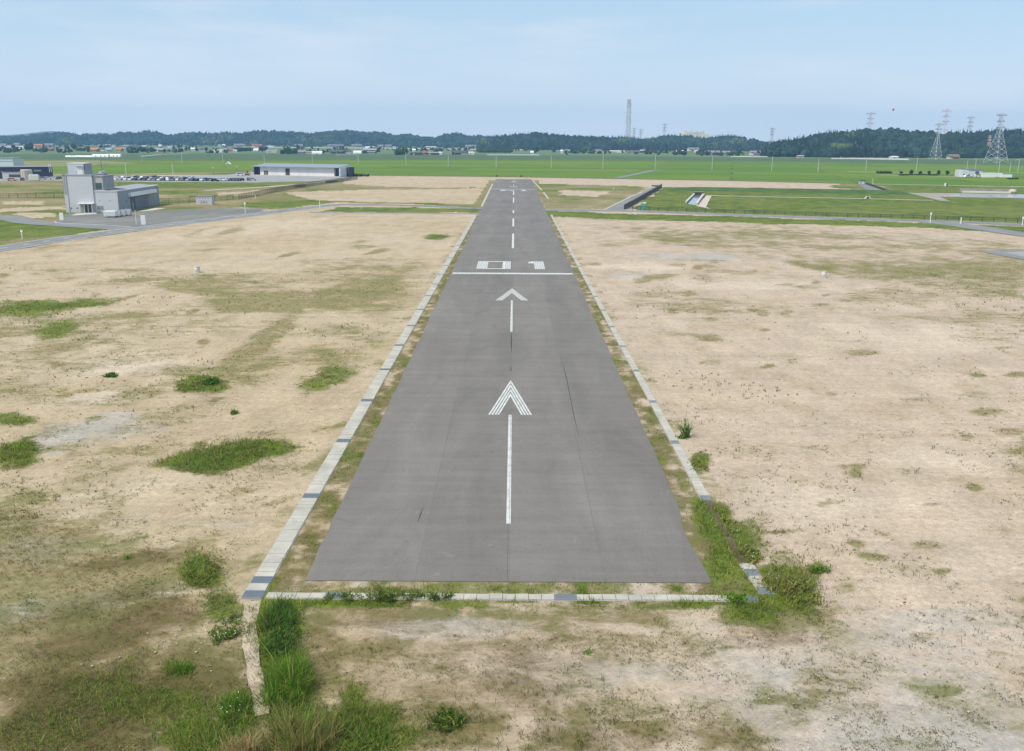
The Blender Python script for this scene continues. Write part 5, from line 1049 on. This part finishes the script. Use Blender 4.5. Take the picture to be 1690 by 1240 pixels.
# ================================================================ VILLAGE
ORD = ['leftmost', 'second from left', 'third from left', 'fourth from left', 'fifth from left', 'sixth from left', 'seventh from left', 'eighth from left', 'ninth from left', 'tenth from left']+['%sth from left' % k for k in range(11, 60)]
WC = {'cream': (.55, .50, .42), 'white': (.68, .67, .65), 'grey': (.36, .36, .37), 'brown': (.22, .14, .09), 'tan': (.42, .32, .2), 'pink': (.52, .36, .32), 'dark': (.05, .055, .06)}
RC = {'mauve': (.24, .21, .25), 'dark': (.07, .075, .085), 'red': (.33, .10, .07), 'white': (.70, .70, .69), 'grey': (.30, .31, .33), 'orange': (.42, .17, .08), 'brown': (.2, .13, .09), 'green': (.05, .11, .08)}
HOUSES = [ # px, py, width, wall, roof, type (h house, l long low, d dome)
 (4,242,9,'cream','mauve','h'),(18,244.5,40,'white','white','l'),(20,248.8,14,'tan','grey','h'),(33,248.4,7,'white','white','l'),(27,240.5,8,'grey','mauve','h'),(63,243.8,15,'white','orange','h'),(80,242.5,14,'grey','mauve','h'),(81,249.4,11,'brown','brown','h'),(95,249.8,5,'white','white','l'),
 (106,248.2,12,'white','grey','l'),(155,250.4,11,'brown','orange','h'),(169,249.6,4,'white','dark','h'),(179,250.3,9,'white','grey','h'),(195.5,250.6,8,'tan','orange','h'),(166,243.2,8,'grey','mauve','h'),(177,242.8,8,'grey','grey','h'),(187,243,5,'white','mauve','h'),
 (203,249.5,6,'cream','mauve','h'),(211,250,13,'grey','mauve','l'),(208,243.6,8,'grey','mauve','h'),(223,244.2,8,'grey','dark','h'),(238,244.2,8,'cream','grey','h'),(258,250.6,6,'white','grey','h'),(267,251,8,'brown','grey','h'),(280,246.4,8,'tan','grey','h'),(279,251,8,'tan','mauve','h'),(264,243,4,'white','white','h'),
 (291,250.6,5,'grey','grey','h'),(299,250.2,7,'cream','grey','h'),(318,249.6,5,'white','white','h'),(334,250,8,'grey','dark','h'),(359,251.6,14,'white','white','l'),(371,250.8,6,'brown','mauve','h'),(379,250.8,7,'tan','brown','h'),(362,241.8,5,'white','mauve','h'),(369,241.6,4,'white','white','h'),
 (395,242.2,16,'cream','mauve','h'),(424,243,15,'cream','red','h'),(445,243.6,13,'white','white','l'),(382,251.5,6,'tan','brown','h'),(422,249.5,8,'white','white','d'),(388,251.8,5,'white','white','l'),(448,252,17,'cream','grey','l'),(493,243,12,'cream','mauve','h'),(497,254.4,13,'grey','mauve','h'),(509,254.6,10,'tan','grey','l'),(523,254.9,16,'white','white','d'),
 (554,243.4,24,'grey','mauve','h'),(549,253.8,12,'grey','dark','h'),(562,253.8,11,'dark','dark','h'),(574,253.8,9,'white','dark','h'),(589.5,253.9,14,'white','white','d'),(589,242.6,16,'grey','mauve','h'),(610,245,14,'white','white','d'),(611,253.6,20,'dark','grey','h'),(628,243.4,9,'grey','mauve','h'),(641,243.4,10,'pink','mauve','h'),(651.5,244.2,7,'white','grey','l'),
 (687,241.8,20,'grey','mauve','h'),(689,242.6,6,'white','white','h'),(711,244.4,17,'cream','white','l'),(686,256,18,'dark','green','l'),(683.5,251.5,4,'white','white','h'),(712,256,20,'dark','grey','l'),(726,255.6,7,'white','white','l'),(701,256.5,5,'brown','red','h'),(728,243,9,'pink','mauve','h'),(738,242.6,5,'white','mauve','h'),(753,255.6,14,'dark','dark','h'),(765,255.7,9,'grey','dark','h'),(778,255.4,9,'white','white','l'),
 (776,243.8,16,'grey','mauve','h'),(790,243.8,10,'white','mauve','h'),(871,246.6,8,'tan','grey','h'),(884,245,13,'cream','mauve','h'),(878,255.8,4,'white','white','h'),(912,245.2,12,'white','mauve','h'),(924.5,252,11,'grey','mauve','l'),(936,252.4,8,'grey','mauve','h'),(927,253.2,3,'white','white','h'),
 (987,252.6,9,'pink','mauve','h'),(1018,252.6,24,'cream','white','l'),(1046,252.8,18,'brown','mauve','l'),(1066,248.6,7,'white','white','h'),(1061,252.4,8,'dark','grey','h'),(1122.5,251.8,11,'white','white','l'),(1145,249.6,18,'white','mauve','h'),(1151,251.8,6,'white','white','l'),(1163,254,6,'white','white','l'),(1173,254.6,11,'grey','mauve','h'),(1185,254.4,5,'white','mauve','h'),(1198,255.2,11,'brown','mauve','h'),(1209,255.2,8,'pink','brown','h'),
 (1247,256.4,16,'white','mauve','h'),(1262,256.6,11,'grey','mauve','h'),(1293,257.4,15,'grey','mauve','h'),(1325,258.4,10,'pink','red','h'),(1322,261.6,9,'tan','grey','l'),(1359,258.6,5,'white','white','d'),(1376,257.4,14,'pink','red','h'),(1392,258,11,'tan','red','h'),(1478,263.4,10,'white','white','l'),(1575,262.8,15,'cream','brown','h')]
cnt = {}
key = lambda h: (h[3], h[4], h[5])
for h in HOUSES: cnt[key(h)] = cnt.get(key(h), 0)+1
seen = {}
nameT = {'h': 'house', 'l': 'low shed', 'd': 'dome roofed greenhouse'}
for h in sorted(HOUSES):
    px, py, w_, wc, rc, ty = h; k = seen.get(key(h), 0); seen[key(h)] = k+1; n_ = cnt[key(h)]
    what = {'h': f'{wc} walled house with a {rc} roof', 'l': f'long low {wc} shed with a {rc} roof', 'd': f'{wc} dome roofed shed'}[ty]
    lab = ('the ' if n_ == 1 else ORD[k]+' ')+what+(' in the village' if px < 1290 else ' below the right hill')
    p = at(px, py); sc_ = math.hypot(p[0], p[1])/F; W2 = w_*sc_/2; hh = {'h': max(3.4, min(5.2, W2*.55)), 'l': 3.0, 'd': 1.2}[ty]; dp = 8 if ty == 'h' else 9; nm = {'h': 'house', 'l': 'shed', 'd': 'greenhouse_shed'}[ty]
    rz = random.uniform(-.25, .25); t = empty(nm, (p[0], p[1], 0), lab, 'house' if ty == 'h' else 'shed', rz)
    MB().box(-W2, W2, 0, dp, 0, hh).build('wall', M('house_wall_'+wc, WC[wc], .8, .08), t)
    rm = M('house_roof_'+rc, RC[rc], .7, .1)
    if ty == 'h':
        MB().prism([(-.9, hh), (dp+.9, hh), (dp/2, hh+2.6)], 'x', -W2-.7, W2+.7).build('roof', rm, t)
        if w_ > 7 and W2 > 5: MB().box(-W2*.4, W2*.75, -2.6, -.003, 0, 2.6).prism([(-3.3, 2.6), (.2, 2.6), (.2, 4.0)], 'x', -W2*.5, W2*.85).build('porch', rm, t)
        for x in (-.62, .1): MB().box(W2*x, W2*x+W2*.42, -.05, -.002, 2.75, hh-.2).build('window', GLASS, t)
    elif ty == 'l': MB().prism([(-.5, hh), (dp+.5, hh+.0), (dp/2, hh+1.2)], 'x', -W2-.4, W2+.4).build('roof', rm, t); MB().box(-W2*.5, -W2*.1, -.05, -.002, .05, 2.3).build('door', STEEL, t)
    else: MB().prism([(dp/2-dp/2*math.cos(a), hh+3.4*math.sin(a)) for a in np.linspace(0, math.pi, 11)], 'x', -W2, W2).build('roof', rm, t, False); MB().box(-W2*.2, W2*.2, -.05, -.002, .05, 1.1).build('door', STEEL, t)
# greenhouse tunnels out in the left paddies
for k, (px, py, w_, h_) in enumerate([(117, 259.3, 17, 1.6), (138, 259.4, 26, 1.8), (165, 259.6, 24, 3.3), (186, 259.4, 22, 3.4)]):
    p = at(px, py); W2 = wd_at(px, py, w_)/2; t = empty('greenhouse', (p[0], p[1], 0), f'{ORD[k]} white plastic {"low tunnel" if k < 2 else "greenhouse tunnel"} in the left paddies', 'greenhouse')
    MB().prism([(3-3*math.cos(a), h_*math.sin(a)) for a in np.linspace(0, math.pi, 11)], 'x', -W2, W2).build('cover', M('white_plastic', (.76, .77, .76), .5, .04), t)
    if k > 1:
        for x in (-.5, .1, .6): MB().lathe([(.9, 0), (.9, .05)], 12).build('vent', M('vent_grey', (.3, .38, .38), .6, .1), t).matrix_local = Matrix.Translation((W2*x, .1, 1.2)) @ Matrix.Rotation(math.pi/2, 4, 'X')
p = at(376, 271); t = empty('greenhouse', (p[0], p[1], 0), 'small white tent alone in the paddies left of the warehouse', 'tent'); MB().prism([(-2.2, 0), (2.2, 0), (0, 2.0)], 'y', 0, 4).build('cover', WHITE, t); MB().box(-.5, .5, -.04, -.002, 0, 1.2).build('flap', STEEL, t)
# guard walls on the far raised road
for (pts, lb) in (([(303, 244.2), (400, 243.7), (560, 244.6), (700, 246.0), (862, 248)], 'long pale guard wall of the raised road below the left hills'), ([(1206, 259.3), (1240, 259.5), (1276, 259.6)], 'short pale guard wall before the houses left of the right hill'), ([(1372, 262.6), (1420, 263), (1500, 264.2)], 'pale guard wall along the road below the right hill'), ([(804, 256.4), (850, 256.6), (890, 256.8)], 'pale wall at the far paddy edge beyond the runway end'), ([(556, 256.6), (592, 256.4)], 'short white pipe wall at the paddy edge above the warehouse')):
    P = [at(*q)[:2] for q in pts]; t = empty('guard_wall', (*P[0], 0), lb, 'wall'); strip('panel', [p-P[0] for p in P], .6, 1.5, M('guard_white', (.64, .64, .60), .8, .08, .05), t, px=False, th=1.55)

# ================================================================ TREES ONE CAN TELL APART
FOL = tintmat('tree_leaves', .9, .25, .6); BARK = M('bark', (.10, .07, .05), .9, .2, 2)
def tree(px, py, wpx, hpx, label, col=(.04, .075, .02), hedge=False, group=None, name='tree'):
    p = at(px, py); sc_ = math.hypot(p[0], p[1])/F; W2 = wpx*sc_/2; H = hpx*sc_
    t = empty(name, (p[0], p[1], 0), label, 'hedge' if hedge else 'tree', 0, group); n = 26 if not hedge else int(26*max(1, wpx/hpx*.7))
    if hedge: c = np.c_[rng.uniform(-W2, W2, n)*.92, rng.uniform(-1.5, 1.5, n), H*rng.uniform(.2, .78, n)]; r = np.full(n, H*.27)
    else:
        u = rng.normal(size=(n, 3)); u /= np.linalg.norm(u, axis=1)[:, None]; u *= rng.random((n, 1))**.4
        c = u*np.array([W2*.78, W2*.78, H*.34])+np.array([0, 0, H*.58]); r = np.full(n, min(W2, H*.45)*.42)
    r = r*rng.uniform(.7, 1.25, n); tt = np.array([col])*(.6+.8*rng.random((n, 1)))
    m = 16; cc = np.repeat(c, m, 0)+rng.normal(size=(n*m, 3))*np.repeat(r, m)[:, None]*.55; cc[:, 2] = np.maximum(cc[:, 2], .2)
    V, Fq, T = blobs(cc, np.repeat(r, m)[:, None]*rng.uniform(.18, .38, (n*m, 1))*np.array([[1, 1, .8]]), 1, np.repeat(tt, m, 0), .25)
    V2, F2, T2 = blobs(c, r[:, None]*np.ones((1, 3))*.72, 2, tt, .18); bigmesh('crown', np.concatenate([V, V2]), np.concatenate([Fq, F2+len(V)]), FOL, np.concatenate([T, T2]), parent=t)
    MB().tube([(0, 0, -.1), (W2*.04, 0, H*.3), (0, W2*.05, H*.62)], max(.16, H*.035), 7, H*.012).build('trunk', BARK, t)
    return t
DKT = (.028, .052, .022)
for k, (px, py, w_, h_, col, hd, lb) in enumerate([
 (47, 250, 14, 10, DKT, 0, 'dark tree clump among the leftmost village houses'), (53, 249, 6, 12, DKT, 0, 'narrow dark tree touching the left village clump'), (62, 250.5, 13, 4, (.05, .075, .035), 1, 'low hedge below the orange roofed house at left'), (112, 248.2, 9, 6, (.05, .09, .03), 0, 'green tree left of the brown village house'),
 (123, 248.5, 8, 9, DKT, 0, 'dark round tree in the gap before the brown building'), (132, 250.5, 8, 5.5, DKT, 0, 'low dark tree right of the dark round tree'), (145, 248, 11, 6, (.07, .09, .04), 0, 'pale olive tree left of the orange roofed brown house'),
 (216, 247.5, 8, 5, DKT, 0, 'dark tree between mauve roofs at left of the village'), (234, 251, 14, 7.5, DKT, 0, 'broad dark tree at the field edge, left'), (250, 251.5, 13, 6, DKT, 0, 'dark bushy tree right of the broad dark tree'), (295, 247, 4, 8, DKT, 0, 'slender dark tree amid the left village roofs'),
 (325, 249.8, 6, 4, DKT, 0, 'small dark tree beside a white shed'), (392, 250.4, 16, 6, (.045, .075, .045), 1, 'bluish green hedge row left of the round dark tree'), (407, 250, 14, 6, DKT, 1, 'dark hedge row between the sheds'), (433, 250.6, 15, 8, (.04, .07, .03), 0, 'broad green tree left of the long low roof'), (440, 250, 5, 8, DKT, 0, 'narrow dark tree against the broad green tree'),
 (477, 254.6, 27, 8.5, (.035, .07, .03), 1, 'tall dark green hedge block left of the mauve house'), (492, 249, 7, 9, DKT, 0, 'dark pointed tree above the mauve house'), (534, 254.5, 8, 6, DKT, 0, 'dark bush right of the white dome'), (621.5, 253, 8, 9, DKT, 0, 'round dark tree right of the dark house group'), (600, 254, 8, 4.5, DKT, 0, 'low dark bush by the second white dome'),
 (662, 256, 20, 8.5, (.032, .062, .03), 1, 'dense dark green hedge block in mid field'), (815, 252.4, 52, 5, (.045, .085, .035), 1, 'long low hedge before the hills beyond the runway'), (885.5, 251.6, 10, 9, DKT, 0, 'dark tree below the mauve house beyond the runway'), (914, 252, 9, 6, DKT, 0, 'dark round tree left of the mauve low shed'), (935, 257.5, 3.6, 6.5, DKT, 0, 'lone small conical tree in the far field'),
 (966, 251.6, 15, 8, (.09, .12, .045), 0, 'pale yellow green tree below the central hill'), (1066, 252.6, 9, 5, DKT, 0, 'dark tree under the white block'), (1156, 252.5, 8, 6, DKT, 0, 'dark tree right of the white house'), (1182, 250, 9, 8, (.07, .10, .04), 0, 'light green tree behind the mauve houses'), (1220, 255.5, 10, 6, DKT, 0, 'dark tree right of the pink house'),
 (1311, 257.6, 10, 6, (.06, .085, .04), 0, 'olive tree left of the red roofed pink house'), (1345, 258, 9, 5, DKT, 0, 'low dark tree between two red roofed houses'), (1406, 258.5, 11, 6.5, DKT, 0, 'dark tree right of the red roofed houses'),
 (1487, 288, 5, 5, (.045, .085, .025), 0, 'first small tree of the row leading to the farm shed'), (1503.5, 288.4, 6.5, 6.5, DKT, 0, 'second and tallest small tree of the farm row'), (1518.5, 288.8, 5.5, 5.5, DKT, 0, 'third small tree of the farm row'), (1533, 289, 4.5, 6, DKT, 0, 'fourth small tree of the farm row'), (1549, 289.3, 6, 6.5, DKT, 0, 'fifth small tree of the farm row'), (1563.5, 289.8, 6, 6.5, DKT, 0, 'sixth small tree, nearest the farm shed'),
 (1459, 286.6, 24, 3.6, (.04, .075, .025), 1, 'low clipped hedge at the left end of the farm tree row'), (1515, 290, 60, 2.2, (.04, .07, .025), 1, 'long low hedge under the farm tree row'), (1671, 296.3, 16, 2.6, (.05, .09, .025), 1, 'low bush line below the white truck box'),
 (820, 292.4, 3.2, 2.6, DKT, 0, 'small bush at the paddy edge left of the runway end'), (860, 292.6, 3.2, 2.6, DKT, 0, 'small bush at the paddy edge right of the runway end'), (1083, 308, 14, 2, (.05, .09, .025), 1, 'low bush line at the top of the ramp road'), (595, 291.5, 28, 4, (.04, .065, .03), 1, 'dark weedy hedge right of the warehouse')]):
    tree(px, py, w_, h_, lb, col, bool(hd), name='hedge' if hd else 'tree')
for k, (x0, y0, x1, y1) in enumerate(((470, 312.5, 520, 304), (520, 304.6, 575, 297.5))):
    tree((x0+x1)/2, (y0+y1)/2, 40, 2.6, ('nearer' if k == 0 else 'farther')+' strip of dark scrub along the fence to the warehouse', (.05, .075, .03), True, name='hedge').rotation_euler = (0, 0, math.atan2(at(x1, y1)[1]-at(x0, y0)[1], at(x1, y1)[0]-at(x0, y0)[0]))

n_ = 900; qx = np.r_[rng.uniform(-40, 780, 620), rng.uniform(780, 1290, 280)]; qy = np.where(qx < 780, rng.uniform(241.5, 253.5, n_), 247.5+(qx-780)*.014+rng.uniform(-2.5, 4.5, n_))
dd_ = ((qx-PW/2)/F)[:, None]*RT-((qy-PH/2)/F)[:, None]*UP+fw; tq = -CZ/dd_[:, 2]; X = CX+dd_[:, 0]*tq; Y = dd_[:, 1]*tq; k_ = (vnoise(qx*.05, qy*.25) > .42) & (Y < 2850); X, Y = X[k_], Y[k_]; n_ = len(X)
r_ = rng.uniform(1.6, 4.2, n_); cc = np.repeat(np.c_[X, Y, r_*.7], 4, 0)+rng.normal(size=(n_*4, 3))*np.repeat(r_, 4)[:, None]*.45; cc[:, 2] = np.maximum(cc[:, 2], .5)
V, Fq, T = blobs(cc, np.repeat(r_, 4)[:, None]*rng.uniform(.5, .8, (n_*4, 1))*np.ones((1, 3)), 1, np.repeat(np.array([[.026, .05, .024]])*(.6+.9*rng.random((n_, 1))), 4, 0), .2); tag(bigmesh('village_greenery', V, Fq, FOL, T), kind='stuff')
# ================================================================ POLES, PYLONS, STACK
CONC = M('pole_concrete', (.50, .50, .48), .8, .08, .5)
POLES = [(37,274,262.5),(208.7,291,268.5),(234.8,267.5,253),(285.8,290.5,269.5),(300.7,270.5,254),(368,268.8,251.5),(436.7,272.3,256),(516,272.3,255.5),(591.5,272.5,255.5),(670,273,251),(740,274.6,255.5),(819,275.6,257.2),(909.7,278,257),(995,278.6,257),(1081,279.6,255.7),(1175,280.2,257),(1273.5,282.2,260),(1350,283.4,262),(1428.7,282,260),(1512,282.6,260),(1595.5,280,265),(1609,282,262.3),(1648,285,262.5),(1666,286,268),(1679.5,285,263.5)]
for k, (px, py, top) in enumerate(POLES):
    p = at(px, py); h_ = height_to(p[0], p[1], top); t = empty('utility_pole', (p[0], p[1], 0), f'{ORD[k]} of the pale utility poles standing across the paddies', 'utility pole', 0, 'utility poles across the paddies')
    MB().tube([(0, 0, -.2), (0, 0, h_)], .22, 8, .15).build('pole', CONC, t); MB().box(-.8, .8, -.06, .06, h_-.7, h_-.55).build('crossarm', STEEL, t)
    if k in (21, 22, 24): MB().box(-2.2, .1, -.08, .08, h_-.15, h_+.05).build('lamp_arm', CONC, t)
for k, (px, py, top) in enumerate(((352.5, 289.5, 277.3), (391.5, 285.5, 275.3))):
    p = at(px, py); h_ = height_to(p[0], p[1], top); t = empty('street_lamp', (p[0], p[1], 0), ('left' if k == 0 else 'right')+' lamp post with a dark pole behind the car park', 'street lamp', 0, 'lamp posts of the car park'); MB().tube([(0, 0, -.1), (0, 0, h_)], .09, 6).build('pole', TRIM, t); MB().lathe([(.1, h_-.3), (.42, h_-.15), (.42, h_+.15), (.1, h_+.25)], 10).build('lamp_head', WHITE, t)
def lattice(name, x, y, H, wb, wt, arms, label, cat, mats, rb=.3, levels=10, waist=.55, z0=0.0, rz=0.0, wr=None):
    t = empty(name, (x, y, z0), label, cat, rz)
    def hw(s): return (wb+(wr-wb)*s/waist if s < waist else wr+(wt-wr)*(s-waist)/(1-waist))/2 if wr else (wb+(wt-wb)*s)/2
    zs = [1-(1-k/levels)**1.25 for k in range(levels+1)]; B = [MB() for _ in mats]
    for k in range(levels):
        a, c = zs[k], zs[k+1]; b = B[k % len(mats)]; wa, wc = hw(a), hw(c)
        cs = [(1, 1), (-1, 1), (-1, -1), (1, -1)]
        for i in range(4):
            (ux, uy), (vx, vy) = cs[i], cs[(i+1) % 4]
            b.tube([(ux*wa, uy*wa, a*H), (ux*wc, uy*wc, c*H)], rb, 4)
            b.tube([(ux*wa, uy*wa, a*H), (vx*wc, vy*wc, c*H)], rb*.55, 4); b.tube([(vx*wa, vy*wa, a*H), (ux*wc, uy*wc, c*H)], rb*.55, 4)
            b.tube([(ux*wc, uy*wc, c*H), (vx*wc, vy*wc, c*H)], rb*.5, 4)
    for b, m in zip(B, mats): b.build('lattice_body', m, t)
    for z, ln in arms:
        w_ = hw(z); b = MB()
        for s_ in (-1, 1):
            for q in (-1, 1): b.tube([(s_*w_, q*w_, z*H), (s_*ln, 0, z*H+.012*H)], rb*1.5, 4)
            b.tube([(s_*w_, 0, z*H+.035*H), (s_*ln, 0, z*H+.012*H)], rb*1.1, 4); b.tube([(s_*ln, 0, z*H+.012*H), (s_*ln, 0, z*H-.03*H)], rb*.5, 4)
        b.build('crossarm', ARMG if mats[0] is PYG else mats[0], t)
    return t
ARMG = M('arm_grey', (.26, .28, .31), .6, .08); PYG = M('pylon_grey', (.50, .53, .56), .6, .08); PYR = M('pylon_red', (.55, .16, .12), .6, .08); PYW = M('pylon_white', (.66, .64, .63), .6, .06)
def pylon(px, dist, top, wb, label, mats=(PYG,), rb=.3, base_py=None, arms=((.70, .12), (.82, .11), (.94, .15)), rz=.4):
    if base_py: p = at(px, base_py)
    else: p = atd(px, 233, dist)
    H = height_to(p[0], p[1], top); wbm = wb*math.hypot(p[0], p[1])/F
    return lattice('pylon', p[0], p[1], H, wbm, wbm*.12, [(z, H*l) for z, l in arms], label, 'pylon', mats, rb, 11, .60, 0, rz, wbm*.24)
pylon(1643, 0, 186, 23, 'largest grey lattice pylon standing at the right edge', rb=.22, base_py=269.5); pylon(1543.5, 0, 203, 13, 'grey lattice pylon at the foot of the right hill', rb=.22, base_py=263.5)
pylon(1557, 2250, 180, 16, 'tall red and white pylon behind the right hill', (M('pylon_faded_red', (.50, .25, .22), .6, .08), PYW), rb=.28); pylon(1598, 2250, 191.5, 14, 'pale grey pylon behind the hill between the red and largest pylons', rb=.34)
pylon(1433, 2050, 184.5, 11, 'grey pylon on top of the right hill crest', rb=.32); pylon(1273.5, 2100, 211, 9, 'slim grey pylon in the gap between the two hills', rb=.32)
pylon(1096, 3300, 204, 9, 'hazy grey pylon left of the cream power station', rb=.34); pylon(1046, 3500, 211, 6, 'small faint pylon just right of the tall stack', rb=.34); pylon(1057, 3600, 212.5, 6, 'second small faint pylon right of the stack', rb=.34)
p = atd(1632, 241.5, 1335); lattice('pylon', p[0], p[1], 15.5, 4.2, 1.2, [(.6, 4), (.8, 3.4), (.95, 3)], 'small red and white pylon against the right hill', 'pylon', (M('pylon_faded_red', (.50, .25, .22), .6, .08), PYW), .15, 7, z0=p[2]-.5)
p = atd(1036, 233, 4000); Hs = height_to(p[0], p[1], 164.5)
t = lattice('chimney_stack', p[0], p[1], Hs, 19, 13, [(.30, 14), (.52, 13), (.72, 13), (.88, 11)], 'very tall red and white lattice stack on the horizon', 'chimney', (M('stack_pale', (.56, .47, .47), .7, .05), M('stack_faded_red', (.48, .36, .36), .7, .05)), .62, 7)
for x in (-3, 3): MB().lathe([(1.1, 0), (1.0, Hs*.97)], 10, (x, 0)).build('flue', M('flue_pale', (.56, .46, .46), .7, .05), t)
MB().box(-7, 7, -7, 7, Hs*.92, Hs).build('top_section', M('stack_rust', (.48, .38, .39), .7, .05), t)
p = atd(1122, 233, 4000); q = atd(1174, 233, 4000); t = empty('power_station', (p[0], p[1], 0), 'large cream power station block beyond the central hill', 'power station'); PW_ = q[0]-p[0]; IV = M('ivory_cladding', (.74, .68, .54), .7, .03, .02); zt = height_to(p[0], p[1], 217.5)
for nm_, x0, x1, k in (('boiler_house', .12, .78, 1.0), ('turbine_hall', -.02, .12, .9), ('side_hall', .78, .92, .86), ('low_hall', .92, 1.05, .76)): MB().box(PW_*x0, PW_*x1, 0, 60, 0, zt*k).build(nm_, IV, t)
MB().box(PW_*.3, PW_*.76, -.6, -.01, zt*.9, zt*.94).build('pink_band', M('faded_pink_band', (.62, .45, .38), .7, .05), t)
for x in (.14, .22, .38, .55, .7, .76): MB().box(PW_*x-2, PW_*x+2, 8, 14, zt, zt+5).build('roof_unit', M('faded_pink_band', (.62, .45, .38), .7, .05), t)
# red balloon
p = atd(1474.3, 181, 520); t = empty('balloon', tuple(p), 'small red advertising balloon floating above the right hill', 'balloon')
MB().lathe([(.02, -.75), (.14, -.72), (.36, -.45), (.55, 0), (.50, .32), (.28, .56), (.02, .64)], 16).build('envelope', M('balloon_red', (.62, .02, .03), .4, .05), t, True); MB().lathe([(.12, -.86), (.04, -.75)], 10).build('neck', M('balloon_neck', (.25, .01, .02), .5, .05), t)
# ================================================================ AIR
HZ = MB().box(-6500, 6500, -300, 7000, -6, 232).build('haze', None); tag(HZ, kind='stuff')
m = bpy.data.materials.new('haze_air'); m.use_nodes = True; tr = m.node_tree; tr.nodes.clear(); o_ = tr.nodes.new('ShaderNodeOutputMaterial'); v_ = tr.nodes.new('ShaderNodeVolumePrincipled')
v_.inputs['Density'].default_value = 1.15e-4; v_.inputs['Color'].default_value = (.36, .63, 1, 1); v_.inputs['Anisotropy'].default_value = .1; tr.links.new(v_.outputs[0], o_.inputs['Volume']); HZ.data.materials.append(m)
